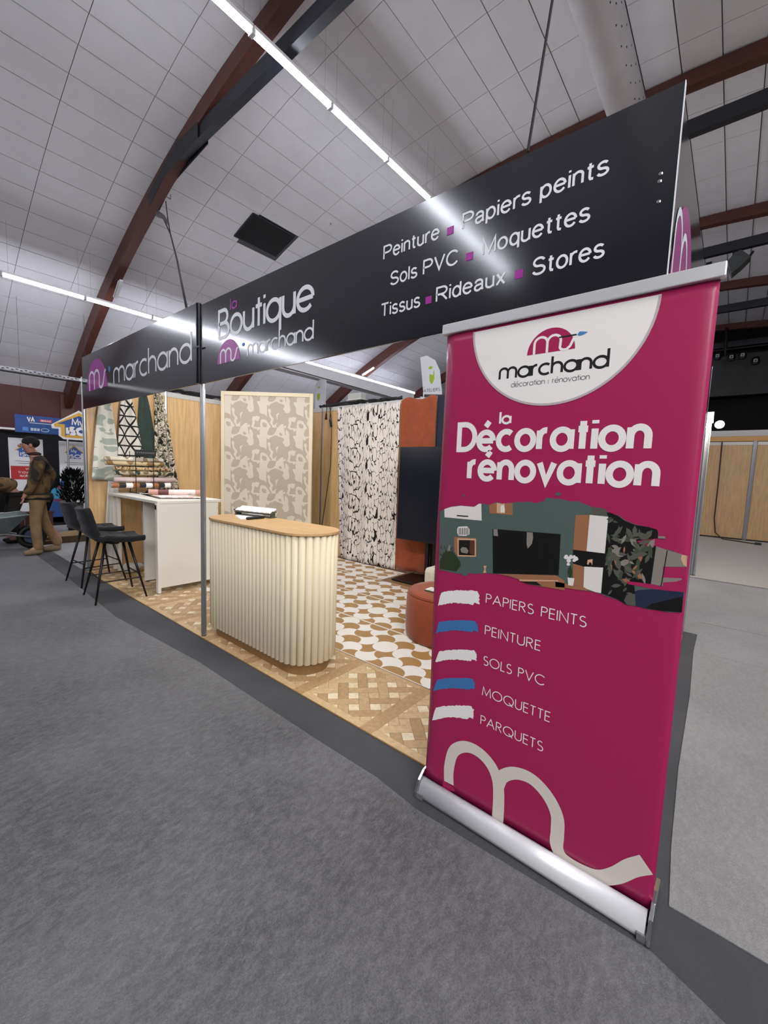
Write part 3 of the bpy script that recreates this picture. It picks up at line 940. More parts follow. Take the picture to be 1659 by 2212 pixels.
# ================================================================ ROLL-UP BANNER
def build_banner():
    YB = 1.515
    g = thing('roll_up_banner', 'tall magenta roll-up banner reading la Décoration rénovation on a silver base', 'banner', (-0.515, 1.55, 0))
    X0, X1, Z0, Z1 = -0.962, -0.076, 0.07, 2.03

    def sheet(u, v):
        x = X0 + (X1 - X0) * u; z = Z0 + (Z1 - Z0) * v
        cur = 0.012 * max(0, 1 - u / 0.06) ** 2 * (1 + .5 * math.sin(v * 9)) + 0.006 * max(0, (u - .96) / .04) ** 2
        return (x, YB + cur + .0008, z)
    root_ = g
    g = MB().grid(sheet, 60, 40).build('print', M_PINK, root_, smooth=True, solid=0.0008)
    lay = [0]

    def Y(k): return YB - 0.0004 - 0.0003 * k

    def S5(px, py): p = U(880 + px * .4696, 560 + py * .4696, 1, YB); return p.x, p.z
    def S6(px, py): p = U(880 + px * .4696, 1240 + py * .4696, 1, YB); return p.x, p.z
    def SA(px, py): p = U(940 + px * .1688, 1060 + py * .1688, 1, YB); return p.x, p.z
    def SB(px, py): p = U(1200 + px * .1808, 1080 + py * .1808, 1, YB); return p.x, p.z
    def poly(mb, pts, k, fn=None): mb.face([((fn(*p) if fn else p)[0], Y(k), (fn(*p) if fn else p)[1]) for p in pts]); return mb
    # white disc with logo
    cx, cz, r = -0.523, 2.016, 0.311
    ds = MB(); a0 = 183; pts = [(cx + r * math.cos(R3(a)), min(2.008, cz + r * math.sin(R3(a)))) for a in range(180, 361, 4)]
    poly(ds, pts, 1)
    ds.build('white_disc', M_WHITE, g)
    rim = MB(); ribbon(rim, [(cx + (r - .003) * math.cos(R3(a)), cz + (r - .003) * math.sin(R3(a))) for a in range(182, 359, 4)], .008, lambda a, b: (a, Y(2), b))
    rim.build('disc_rim', mat('print_grey_rim', 'bdb0b2', .5), g)
    dm = MB(); poly(dm, [(-.529 + .082 * math.cos(R3(a)), 1.887 + .082 * math.sin(R3(a))) for a in range(0, 181, 6)], 2); dm.build('dome_logo', M_PINK2, g)
    msign(MB(), -.586, -.44, 1.887, 0.056, .0085, Y(3)).build('wave_sign', M_WHITE, g)
    bh = MB(); ribbon(bh, [(-.503, 1.932), (-.445, 1.932)], .005, lambda a, b: (a, Y(4), b)); bh.build('brush_handle', M_BLACK, g)
    bt = MB(); poly(bt, [(-.443, 1.932), (-.436, 1.940), (-.424, 1.938), (-.410, 1.934), (-.424, 1.928), (-.436, 1.926)], 4); bt.build('brush_tip', mat('print_blue', '3f7fb8', .45), g)
    word('Warchand', LOW, -.716, -.338, 1.814, .0355, .0085, Y(2), .2).build('lettering', M_BLACK, g)
    word('décoration', LOW, -.665, -.540, 1.7805, .0125, .0022, Y(2), .22).build('lettering', mat('print_grey', '6d666a', .5), g)
    word('rénovation', LOW, -.515, -.393, 1.7805, .0125, .0022, Y(2), .22).build('lettering', MATS['print_grey'], g)
    MB().box((-.529, Y(2), 1.779), (-.5275, Y(2) + .0002, 1.793)).build('divider', MATS['print_grey'], g)
    # headline
    word('la', LOW, -.703, -.654, 1.649, .0265, .0085, Y(1), .28).build('lettering', M_WHITE, g)
    word('Décoration', LOW, -.882, -.200, 1.552, .066, .0215, Y(1), .36).build('lettering', M_WHITE, g)
    word('rénovation', LOW, -.828, -.170, 1.437, .066, .0215, Y(1), .36).build('lettering', M_WHITE, g)
    # list
    for t, xa, xb, z in (('PAPIERS PEINTS', -.712, -.339, .943), ('PEINTURE', -.708, -.485, .814), ('SOLS PVC', -.707, -.461, .688), ('MOQUETTE', -.704, -.432, .560), ('PARQUETS', -.703, -.449, .437)):
        word(t, CAP, xa, xb, z + .003, .036, .0036, Y(1), .21).build('lettering', M_WHITE, g)
    rnd = random.Random(5)
    for k, (a, b, c, d, m) in enumerate(((140, 70, 333, 145, M_WHITE), (130, 207, 325, 272, None), (128, 343, 320, 405, M_WHITE), (120, 473, 312, 538, None), (115, 600, 307, 672, M_WHITE))):
        m = m or mat('print_blue_stroke', '3d74ad', .45)
        pts = []
        n = 26
        for i in range(n + 1):
            u = i / n
            pts.append((a + 10 + (c - a - 14) * u + rnd.uniform(-2, 2), b + (14 * (1 - u) ** 2 + 10 * u * u * u) + rnd.uniform(-2, 2) + (16 if i in (0, n) else 0)))
        for i in range(8): pts.append((c + rnd.uniform(-5, 1), b + 18 + (d - b - 16) * i / 8))
        for i in range(n + 1):
            u = 1 - i / n
            pts.append((a + (c - a - 8) * u + rnd.uniform(-2, 2), d - 12 * math.sin(math.pi * u) - (9 if u > .9 else 0) + rnd.uniform(-2.5, 2.5)))
        poly(MB(), pts, 1, S6)
        mb = MB(); poly(mb, pts, 1, S6); mb.build('brush_stroke', m, g)
    mm = MB()
    mp = lambda a, b: (a, Y(1), b)
    def cr(pts, n=8):
        out = []
        P = [pts[0]] + list(pts) + [pts[-1]]
        for i in range(1, len(P) - 2):
            for q in range(n):
                t = q / n
                out.append(tuple(0.5 * ((2 * P[i][k]) + (-P[i - 1][k] + P[i + 1][k]) * t + (2 * P[i - 1][k] - 5 * P[i][k] + 4 * P[i + 1][k] - P[i + 2][k]) * t * t + (-P[i - 1][k] + 3 * P[i][k] - 3 * P[i + 1][k] + P[i + 2][k]) * t ** 3) for k in (0, 1)))
        out.append(pts[-1]); return out
    ribbon(mm, [S6(*p) for p in cr([(191, 962), (192, 890), (214, 815), (268, 794), (330, 820), (385, 880), (415, 955), (420, 1040), (414, 1146)])], .0475, mp)
    l2 = [S6(*p) for p in cr([(418, 975), (440, 930), (500, 916), (575, 945), (645, 1020), (688, 1110), (690, 1190), (687, 1250), (715, 1305), (790, 1357), (885, 1394), (960, 1385), (1030, 1352), (1099, 1336)])]
    mp = lambda a, b: (a, Y(1) - 5e-5, b)
    ribbon(mm, l2, [.0475 + .012 * max(0, (i / len(l2) - .75) * 4) for i in range(len(l2))], mp)
    mm.build('wave_sign', mat('print_cream', 'dcd3cb', .45), g)
    hole = MB(); poly(hole, [(165, 950), (185, 958), (215, 985), (220, 1000), (160, 990)], 2, S6)
    hole.build('stroke_end', M_PINK2, g)
    # the printed living room
    rt = [mat(n_, c, .42) for n_, c in (('pr_wall', '4f605c'), ('pr_dark', '14110f'), ('pr_wood', '9b6a4a'), ('pr_pale', 'd3a888'), ('pr_white', 'e4dfdc'), ('pr_leaf', '2a3a22'), ('pr_navy', '1e2740'), ('pr_grey', '87807a'), ('pr_mid', '55554d'), ('pr_green', '3d4c3a'), ('pr_black', '070606'), ('pr_shade', '5a3224'))]
    top = [(62, 252), (130, 235), (200, 205), (330, 190), (500, 205), (560, 165), (620, 165), (700, 180), (800, 150), (950, 165), (1090, 140), (1200, 135), (1300, 155), (1395, 135), (1415, 85), (1500, 95), (1600, 103)]
    top2 = [(190, 25), (270, 5), (330, 40), (430, 90), (500, 80), (600, 115), (650, 150), (750, 190), (830, 250), (960, 300), (1100, 320), (1210, 350), (1225, 380), (1225, 430), (1310, 435), (1310, 460), (1225, 458), (1050, 475), (960, 492), (1010, 515), (1100, 555), (1200, 550), (1340, 600), (1500, 640), (1583, 665)]
    bot2 = [(1510, 1345), (1250, 1325), (1050, 1290), (960, 1268), (850, 1255), (760, 1200), (700, 1170), (560, 1130), (480, 1100), (400, 1088), (200, 1060), (110, 1045), (0, 1038)]
    bot = [(1400, 1228), (1340, 1215), (1200, 1200), (1060, 1130), (950, 1090), (800, 1065), (600, 1060), (440, 1060), (380, 1098), (320, 1062), (200, 1045), (110, 1020), (48, 1010)]

    def jag(pts, fn, amp, step=.012):
        P = [fn(*p) for p in pts]; out = []
        for i in range(len(P) - 1):
            a, b = Vector(P[i]), Vector(P[i + 1]); n = max(1, int((b - a).length / step))
            for q in range(n):
                t = q / n; p = a.lerp(b, t); out.append((p.x + rnd.uniform(-amp, amp) * .5, p.y + rnd.uniform(-amp, amp)))
        out.append(P[-1]); return out
    T = jag(top, SA, .003) + jag(top2, SB, .003); B = jag(bot2, SB, .003) + jag(bot, SA, .003)
    pic = MB(); poly(pic, T + B, 1); pic.build('picture_wall', rt[0], g)
    def P(pts, k, m, fn, name): mb = MB(); poly(mb, pts, k, fn); return mb.build(name, rt[m], g)
    # cupboards, shelves, television
    P([(118, 236), (200, 208), (330, 192), (500, 207), (560, 167), (592, 166), (597, 383), (122, 340)], 2, 4, SA, 'printed_cupboard')
    P([(280, 310), (425, 322), (425, 336), (280, 326)], 3, 1, SA, 'printed_handle')
    P([(690, 182), (795, 152), (860, 165), (992, 155), (992, 312), (700, 288)], 2, 2, SA, 'printed_shelf')
    P([(790, 155), (860, 167), (890, 162), (895, 290), (790, 285)], 3, 3, SA, 'printed_shelf_inside')
    P([(845, 185), (880, 185), (895, 230), (892, 280), (840, 278), (838, 230)], 4, 4, SA, 'printed_jar')
    P([(245, 590), (525, 608), (525, 845), (290, 840), (245, 770)], 2, 2, SA, 'printed_shelf')
    P([(285, 608), (525, 615), (525, 845), (290, 840)], 3, 3, SA, 'printed_shelf_front')
    P([(305, 630), (508, 635), (508, 828), (305, 822)], 4, 1, SA, 'printed_shelf_inside')
    P([(450, 634), (508, 635), (508, 828), (440, 800)], 5, 11, SA, 'printed_shelf_side')
    P([(340, 790), (325, 750), (350, 720), (400, 725), (430, 765), (415, 805)], 6, 7, SA, 'printed_bowl')
    P([(300, 460), (410, 455), (440, 490), (440, 560), (390, 580), (300, 575), (284, 540), (284, 485)], 2, 4, SA, 'printed_lantern')
    for xx in range(305, 425, 22): P([(xx, 475), (xx + 9, 475), (xx + 9, 565), (xx, 565)], 3, 1, SA, 'printed_lantern_slot')
    P([(735, 488), (1608, 555), (1582, 1082), (740, 1058)], 2, 1, SA, 'printed_television')
    P([(750, 503), (1596, 568), (1570, 1070), (752, 1045)], 3, 10, SA, 'printed_screen')
    P([(1175, 530), (1250, 535), (1256, 600), (1240, 680), (1185, 742), (1172, 680)], 4, 7, SA, 'printed_reflection')
    P([(748, 490), (800, 494), (808, 582), (750, 575)], 4, 7, SA, 'printed_reflection')
    P([(620, 960), (660, 960), (645, 1000), (655, 1050), (615, 1052), (632, 1000)], 2, 3, SA, 'printed_glass')
    leaf = MB(); rl = random.Random(2)
    for i in range(26):
        x, y = rl.uniform(70, 300), rl.uniform(720, 990)
        a = rl.uniform(0.4, 2.6); L = rl.uniform(40, 75); w_ = L * .28
        dx, dy = math.cos(a), math.sin(a)
        if x > 290 - abs(900 - y) * .4: continue
        poly(leaf, [(x - dx * L / 2, y - dy * L / 2), (x - dy * w_ / 2, y + dx * w_ / 2), (x + dx * L / 2, y + dy * L / 2), (x + dy * w_ / 2, y - dx * w_ / 2)], 2 + i * .1, SA)
    poly(leaf, [(60, 900), (110, 790), (220, 770), (320, 900), (330, 960), (270, 1035), (200, 1020), (110, 1010), (60, 1000)], 2, SA)
    leaf.build('printed_plant', rt[5], g)
    P([(160, 760), (180, 690), (200, 700), (195, 770)], 5.1, 7, SA, 'printed_flower')
    # sideboard under the television
    P([(800, 1064), (1540, 1080), (1659, 1150), (1659, 1275), (1395, 1227), (1200, 1198), (1060, 1130), (950, 1092)], 4, 2, SA, 'printed_sideboard')
    P([(1075, 1135), (1580, 1145), (1580, 1160), (1085, 1155)], 5, 3, SA, 'printed_sideboard_edge')
    P([(1095, 1160), (1300, 1165), (1365, 1215), (1210, 1198)], 5, 1, SA, 'printed_sideboard_gap')
    P([(0, 975), (240, 1020), (350, 1045), (400, 1088), (200, 1062), (110, 1047), (0, 1038)], 4, 2, SB, 'printed_sideboard')
    # tall cabinet
    P([(240, 180), (410, 178), (370, 622), (210, 595)], 2, 2, SB, 'printed_cabinet_side')
    P([(410, 178), (632, 200), (590, 640), (368, 622)], 2, 4, SB, 'printed_cabinet_door')
    P([(210, 593), (590, 638), (572, 805), (340, 795), (210, 758)], 3, 10, SB, 'printed_cabinet_niche')
    P([(210, 760), (345, 795), (335, 1048), (210, 1010)], 2, 2, SB, 'printed_cabinet_side')
    P([(345, 795), (570, 808), (545, 1112), (480, 1100), (400, 1072), (335, 1045)], 3, 4, SB, 'printed_cabinet_door')
    P([(385, 715), (445, 705), (440, 780), (425, 745), (405, 745), (395, 775), (378, 765)], 4, 3, SB, 'printed_figurine')
    P([(430, 90), (610, 110), (605, 185), (430, 178)], 2, 8, SB, 'printed_ornament')
    P([(145, 925), (228, 935), (212, 1025), (155, 1018)], 5, 4, SB, 'printed_pot')
    P([(170, 790), (185, 790), (205, 860), (190, 930), (165, 930), (145, 850)], 5, 5, SB, 'printed_stem')
    for (x, y, r_) in ((130, 680, 28), (160, 720, 26), (185, 680, 26), (155, 765, 20), (225, 680, 22), (248, 700, 26), (225, 720, 20)):
        P([(x + r_ * math.cos(a) * (1 + .2 * math.sin(3 * a)), y + r_ * math.sin(a)) for a in [q * .52 for q in range(12)]], 5 + r_ * .02, 4, SB, 'printed_flower')
    # leafy wallpaper
    P([(632, 200), (610, 150), (650, 150), (750, 190), (830, 250), (960, 300), (1100, 320), (1210, 350), (1225, 380), (1225, 455), (1050, 475), (960, 492), (1010, 515), (1100, 555), (1200, 550), (1140, 1005), (1000, 985), (940, 1000), (950, 1100), (960, 1265), (850, 1255), (760, 1200), (700, 1170), (545, 1115), (572, 808), (590, 640)], 2, 10, SB, 'printed_leaf_wallpaper')
    rl = random.Random(11)
    lm = {8: MB(), 9: MB(), 7: MB(), 2: MB()}
    for i in range(150):
        x, y = rl.uniform(600, 1190), rl.uniform(190, 1170)
        if y < 200 + (x - 640) * .33 or (x > 1180 - (y - 450) * .1 and y > 460) or (y > 960 and x > 900) or (500 > y > 470 - 0 and x > 960): continue
        if y > 960 and x < 700 - 0 and x < 600: continue
        a = rl.uniform(0, 3.14); L = rl.uniform(70, 180); w_ = L * rl.uniform(.22, .42)
        dx, dy = math.cos(a), math.sin(a)
        L2 = L
        pts = [(x - dx * L / 2, y - dy * L / 2), (x - dy * w_ / 2 - dx * L * .15, y + dx * w_ / 2 - dy * L * .15), (x - dy * w_ / 2 + dx * L * .15, y + dx * w_ / 2 + dy * L * .15), (x + dx * L / 2, y + dy * L / 2), (x + dy * w_ / 2 + dx * L * .15, y - dx * w_ / 2 + dy * L * .15), (x + dy * w_ / 2 - dx * L * .15, y - dx * w_ / 2 - dy * L * .15)]
        if any(q[1] < 190 + (q[0] - 632) * .3 or q[0] < 585 or q[0] > 1190 or q[1] > 1150 for q in pts): continue
        k = (9, 8, 9, 7, 8, 2)[i % 6] if y > 450 else (9, 8)[i % 2]
        poly(lm[k], pts, 2.2 + i * .006, SB)
    for k, mb in lm.items():
        if mb.f: mb.build('printed_leaves', rt[k], g)
    # plain wall, door gap and blue sofa at the right of the print
    P([(1205, 552), (1340, 600), (1500, 645), (1583, 668), (1565, 800), (1290, 795), (1285, 1030), (1140, 1003)], 3, 7, SB, 'printed_side_wall')
    P([(1225, 430), (1310, 435), (1310, 460), (1225, 458)], 3, 7, SB, 'printed_side_wall')
    P([(1330, 603), (1342, 606), (1268, 1032), (1256, 1030)], 4, 1, SB, 'printed_door_gap')
    P([(1510, 655), (1565, 665), (1570, 795), (1530, 780), (1500, 700)], 4, 3, SB, 'printed_lamp_shade')
    P([(1290, 925), (1500, 935), (1515, 950), (1440, 975), (1280, 985)], 4, 7, SB, 'printed_side_wall')
    P([(1285, 800), (1562, 802), (1555, 1100), (1300, 1080), (1100, 1050), (870, 1005), (848, 970), (1000, 985), (1140, 1005), (1285, 1032)], 3.5, 0, SB, 'magenta_band').data.materials[0] = M_PINK2
    
    P([(950, 1090), (1000, 1075), (1150, 1065), (1350, 1082), (1532, 1105), (1510, 1343), (1250, 1322), (1050, 1288), (960, 1266)], 4.2, 6, SB, 'printed_sofa')
    P([(1150, 1240), (1520, 1150), (1512, 1340), (1250, 1322), (1080, 1290)], 4.5, 10, SB, 'printed_sofa_shadow')
    P([(850, 1130), (955, 1120), (962, 1266), (850, 1250), (820, 1200)], 3.2, 8, SB, 'printed_table')
    for pt, r_ in (((365, 65), 12), ((1570, 45), 24), ((1590, 40), 20)):
        P([(pt[0] + r_ * 1.3 * math.cos(a), pt[1] + r_ * math.sin(a)) for a in [q * .7 for q in range(9)]], 2 + r_ * .01, 0, SA, 'paint_splash')
    # top rail, base cassette, end plates, pole
    g = root_
    MB().box((X0 - .008, YB - .014, 2.018), (X1 + .012, YB + .012, 2.058)).build('top_rail', M_SILVER, g, bevel=.003)
    b = MB(); prof = [(1.463, .010)] + [(1.508 - .045 * math.cos(R3(a)), .022 + .058 * math.sin(R3(a))) for a in range(0, 91, 10)] + [ (1.508, .050), (1.515, .04), (1.528, .04), (1.53, .082), (1.60, .080), (1.66, .05), (1.68, .008)]
    b.prism(prof, -0.955, -0.085, lambda a, z, x: (x, a, z)); bo = b.build('base_cassette', mat('base_silver', 'e4e5ea', .36, .3), g)
    for pf in list(bo.data.polygons)[2:12]: pf.use_smooth = True
    MB().box((-.955, 1.508, .04), (-.085, 1.53, .062)).build('slot', M_BLACK, g)
    for s, xx in ((-1, -0.963), (1, -0.073)):
        pl = MB(); pr = [(1.452, .004), (1.452, .03), (1.475, .078), (1.512, .108), (1.56, .112), (1.65, .085), (1.70, .04), (1.705, .004)]
        pl.prism(pr, xx - .006, xx + .006, lambda a, z, x: (x, a, z)); pl.build('end_plate', M_CHROME, g, bevel=.002)
    for x0, x1 in ((-.957, -.93), (-.105, -.079)):
        MB().box((x0, 1.456, .004), (x1, 1.50, .03)).build('corner_cap', mat('cap_grey', '8f9195', .3, .5), g)
    MB().tube([(-.52, 1.56, .07), (-.52, 1.545, 2.04)], .009, 10).build('support_pole', M_ALU, g, smooth=True)


build_banner()


# ================================================================ OVAL COUNTER
def stadium(cx, cy, L, r, n=20):
    return [(cx + L + r * math.cos(R3(a)), cy + r * math.sin(R3(a))) for a in [-90 + 180 * i / n for i in range(n + 1)]] + \
           [(cx - L + r * math.cos(R3(a)), cy + r * math.sin(R3(a))) for a in [90 + 180 * i / n for i in range(n + 1)]]


def build_oval():
    cx, cy, L, r = -2.78, 1.939, .46, .231
    g = thing('oval_counter', 'cream oval counter clad in upright half-round rods with an oak top', 'counter', (cx, cy, 0))
    MB().prism(stadium(cx, cy, L, r), 1.0, 1.019).build('top', M_OAK, g, bevel=.003)
    MB().prism(stadium(cx, cy, L, r - .045), .093, .998).build('core', M_CREAM, g)
    MB().prism(stadium(cx, cy, L, r - .058), .0076, .093).build('plinth', mat('plinth_oak', '8e6b42', .55, var=.1), g)
    rr = .0248; ro = r - .007 - rr
    per = 4 * L + 2 * math.pi * ro; n = 64
    proto = None
    for i in range(n):
        s = per * i / n
        if s < 2 * L: p = (cx - L + s, cy - ro)
        elif s < 2 * L + math.pi * ro:
            a = -math.pi / 2 + (s - 2 * L) / ro; p = (cx + L + ro * math.cos(a), cy + ro * math.sin(a))
        elif s < 4 * L + math.pi * ro: p = (cx + L - (s - 2 * L - math.pi * ro), cy + ro)
        else:
            a = math.pi / 2 + (s - 4 * L - math.pi * ro) / ro; p = (cx - L + ro * math.cos(a), cy + ro * math.sin(a))
        if proto is None:
            proto = MB().lathe([(rr * .8, .094), (rr, .098), (rr, 1.0)], 16).build('rod', M_CREAM, g, local=True, smooth=True); o = proto
        else: o = proto.copy(); C.objects.link(o)
        o.location = (p[0] - cx, p[1] - cy, 0)
    # things on it
    z = 1.0195
    a = U(492, 1112, 2, z); b = U(612, 1108, 2, z)
    pb = MB(); pts = [U(507, 1113, 2, z), U(520, 1122, 2, z), U(573, 1117, 2, z), U(560, 1107, 2, z)]
    pb.prism([(p.x, p.y) for p in pts], z, z + .0012); tag(pb.build('paper_sheet', mat('paper', 'f2f2f6', .6)), 'white paper sheet lying under the sample chips on the oval counter', 'paper')
    p0 = U(532, 1120, 2, z + .012); p1 = U(571, 1117, 2, z + .012)
    mk = thing('black_cutter', 'black rounded pocket cutter lying on the front of the oval counter', 'tool', (p0.x, p0.y, z))
    d = (p1 - p0).normalized()
    MB().tube([p0, p0 + d * .008, p1 - d * .01, p1], [.006, .0115, .0115, .008], 12).build('handle', M_BLACK, mk, smooth=True)
    for k in range(6): q = p0.lerp(p1, .15 + .14 * k); MB().tube([q, q + d * .004], .0125, 10).build('grip_ring', mat('rubber_black', '1b1b1d', .7), mk)
    t0 = U(514, 1100, 2, z + .045); t1 = U(591, 1108, 2, z + .045)
    sm = thing('sample_chip_rack', 'grey folding rack of white sample chips on the oval counter', 'sample rack', ((t0.x + t1.x) / 2, (t0.y + t1.y) / 2, z))
    ax = (t1 - t0).normalized(); ay = Vector((-ax.y, ax.x, 0)); W = (t1 - t0).length
    mid = (t0 + t1) / 2
    gr = mat('chip_grey', '4a4d45', .5)
    def ob(c, hx, hy, hz, tilt=0):
        uz = (Vector((0, 0, 1)) - ay * tilt).normalized(); uy = uz.cross(ax)
        return MB().obox(c, ax, uy, uz, hx, hy, hz)
    ob(mid + Vector((0, 0, -.0415)), W / 2, .04, .003).build('lower_tray', gr, sm)
    ob(mid + Vector((0, 0, -.006)), W / 2, .04, .004, .3).build('upper_tray', gr, sm)
    ob(mid - ax * (W / 2 - .006) + Vector((0, 0, -.025)), .008, .03, .018).build('hinge', gr, sm)
    ob(mid + ax * (W / 2 - .01) + Vector((0, 0, -.025)), .006, .025, .018).build('hinge', gr, sm)
    ob(mid - ax * (W / 2 + .02) + Vector((0, 0, -.006)), .03, .006, .004).build('arm', M_BLACK, sm)
    wc = mat('chip_white', 'f1efec', .3); sd = mat('chip_side', '55584e', .5)
    for r_ in range(2):
        for k in range(7):
            c = mid + ax * ((k - 3) * W / 7.2) + ay * (-.02 + .045 * r_) + Vector((0, 0, .006 + .014 * r_))
            ob(c, W / 16, .021, .004, .55).build('chip', wc, sm)
            if r_ == 0: ob(c - Vector((0, 0, .007)) - ay * .005, W / 20, .014, .003, .1).build('chip_holder', sd, sm)


build_oval()


# ================================================================ BAR TABLE, STOOLS
def build_bar_table():
    g = thing('bar_table', 'white laminate bar table with panel ends beside the beech wall', 'table', (-5.5, 2.25, 0))
    x0, x1, y0, y1, H = -6.30, -4.75, 1.885, 2.62, 1.045
    MB().box((x0, y0, H - .035), (x1, y1, H)).build('top', M_WLAM, g, bevel=.006)
    MB().box((x1 - .035, y0, .075), (x1, y1 - .04, H - .036)).build('end_panel', M_WLAM, g, bevel=.004)
    MB().box((x1 - .06, y0 - .004, .015), (x1 + .001, y0 + .03, H - .03)).build('front_stile', M_WLAM, g, bevel=.006)
    MB().box((-5.42, y0 + .10, .02), (-5.385, y1 - .05, H - .036)).build('inner_panel', M_WLAM, g)
    MB().box((-5.385, y1 - .09, .02), (x1 - .036, y1 - .06, H - .036)).build('back_panel', M_WLAM, g)
    for x in (x0 + .03, x0 + .2): MB().box((x, y0 + .03, .02), (x + .04, y0 + .07, H - .036)).build('leg', M_WLAM, g)
    for x, y in ((x1 - .03, y0 + .015), (x1 - .03, y1 - .1), (-5.40, y0 + .13)):
        MB().lathe([(.018, .0), (.018, .008), (.008, .01), (.008, .075)], 12, (x, y, .0076)).build('levelling_foot', M_BLACK, g)
    MB().box((x1 - .055, y0 - .008, H - .095), (x1 - .012, y0 - .002, H - .045)).build('lock_plate', M_CHROME, g, bevel=.002)
    MB().box((x1 - .045, y0 - .0095, H - .085), (x1 - .022, y0 - .008, H - .055)).build('lock_bolt', M_BLACK, g)
    MB().lathe([(.006, 0), (.006, .002)], 10).build('screw_cap', M_BLACK, g, local=True).location = (x1 + 5.5 + .001, y1 - 2.25 - .05, H - .1)


build_bar_table()


def build_stools():
    r = thing('bar_stool', 'nearer of two black velvet bar stools, standing on the carpet edge', 'stool', (-5.03, 1.55, 0), R3(-3), 'bar stools at the white table')
    # shell: seat and back as one quilted cushion
    def shell(u, v, off=0):
        x = (u - .5)
        w = .40 + .05 * math.sin(math.pi * min(1, v * 1.2))
        # v 0 front edge of seat -> 1 top of back
        if v < .5:
            t = v / .5; y = .26 - .40 * t; z = .66 - .02 * math.sin(math.pi * t) - .015 * (1 - t) ** 2 * 2
            nz = Vector((0, 0, 1))
        elif v < .66:
            a = (v - .5) / .16 * math.radians(78); y = -.14 - .10 * math.sin(a); z = .66 + .10 * (1 - math.cos(a)); nz = Vector((0, math.sin(a), math.cos(a)))
        else:
            t = (v - .66) / .34; y = -.238 - .06 * t; z = .74 + .235 * t; nz = Vector((0, 1, .2)).normalized()
        wid = w
        if v > .9: wid = w * (1 - .22 * ((v - .9) / .1) ** 2)
        if v < .08: wid = w * (1 - .12 * ((.08 - v) / .08) ** 2)
        side = abs(2 * x) ** 3
        p = Vector((x * wid, y, z)) + Vector((0, .05 if v > .6 else 0, .012 + .02 * (v < .5))) * side
        q = abs(math.sin(v * math.pi * 6)) ** .35 * .012 * (1 - side)
        return p + nz * (q + off)
    N, M = 16, 48
    mb = MB()
    top = [shell(i / N, j / M, .018) for j in range(M + 1) for i in range(N + 1)]
    bot = [shell(i / N, j / M, -.04) for j in range(M + 1) for i in range(N + 1)]
    n = len(top); fs = []
    for j in range(M):
        for i in range(N):
            a = j * (N + 1) + i
            fs.append((a, a + 1, a + N + 2, a + N + 1)); fs.append((n + a, n + a + N + 1, n + a + N + 2, n + a + 1))
    for j in range(M):
        a = j * (N + 1); fs.append((a, a + N + 1, n + a + N + 1, n + a)); b = a + N; fs.append((b, n + b, n + b + N + 1, b + N + 1))
    for i in range(N):
        fs.append((i, n + i, n + i + 1, i + 1)); a = M * (N + 1) + i; fs.append((a, a + 1, n + a + 1, n + a))
    mb.add(top + bot, fs)
    # split into seat and backrest
    def part(lo, hi, name):
        m2 = MB(); keep = []
        J0, J1 = lo, hi
        idx = {}; vs = []
        def gi(k):
            if k not in idx: idx[k] = len(vs); vs.append((top + bot)[k])
            return idx[k]
        out = []
        for f in fs:
            js = [(k % n) // (N + 1) for k in f]
            if min(js) >= J0 and max(js) <= J1: out.append(tuple(gi(k) for k in f))
        m2.add(vs, out)
        return m2.build(name, M_VELV, r, smooth=True, local=True, sub=1)
    part(0, 26, 'seat'); part(26, M, 'backrest')
    fr = MB().box((-.13, -.13, .605), (.13, .13, .618)); fr.build('seat_plate', M_BLACKM, r, local=True)
    tops = {}
    for sx in (-1, 1):
        for sy in (-1, 1):
            a = (sx * .11, sy * .11, .61); b = (sx * .24, sy * .235, .004)
            MB().tube([a, b], [.015, .009], 10).build('leg', M_BLACKM, r, smooth=True, local=True)
            tops[sx, sy] = (Vector(a), Vector(b))
    def at(sx, sy, z): a, b = tops[sx, sy]; return a.lerp(b, (a.z - z) / (a.z - b.z))
    for z, pr in ((.26, [((-1, -1), (1, -1)), ((-1, 1), (1, 1))]), (.22, [((-1, -1), (-1, 1)), ((1, -1), (1, 1))])):
        for a, b in pr: MB().tube([at(*a, z), at(*b, z)], .007, 8).build('footrest', M_BLACKM, r, local=True)
    MB().lathe([(.05, 0), (.05, .025), (.03, .03)], 14, (0, 0, .58)).build('swivel', M_BLACKM, r, local=True)
    c = copy_tree(r); c.location = (-5.83, 1.60, 0); c.rotation_euler = (0, 0, R3(4))
    tag(c, 'farther of two black velvet bar stools, next to the left aluminium post')


build_stools()


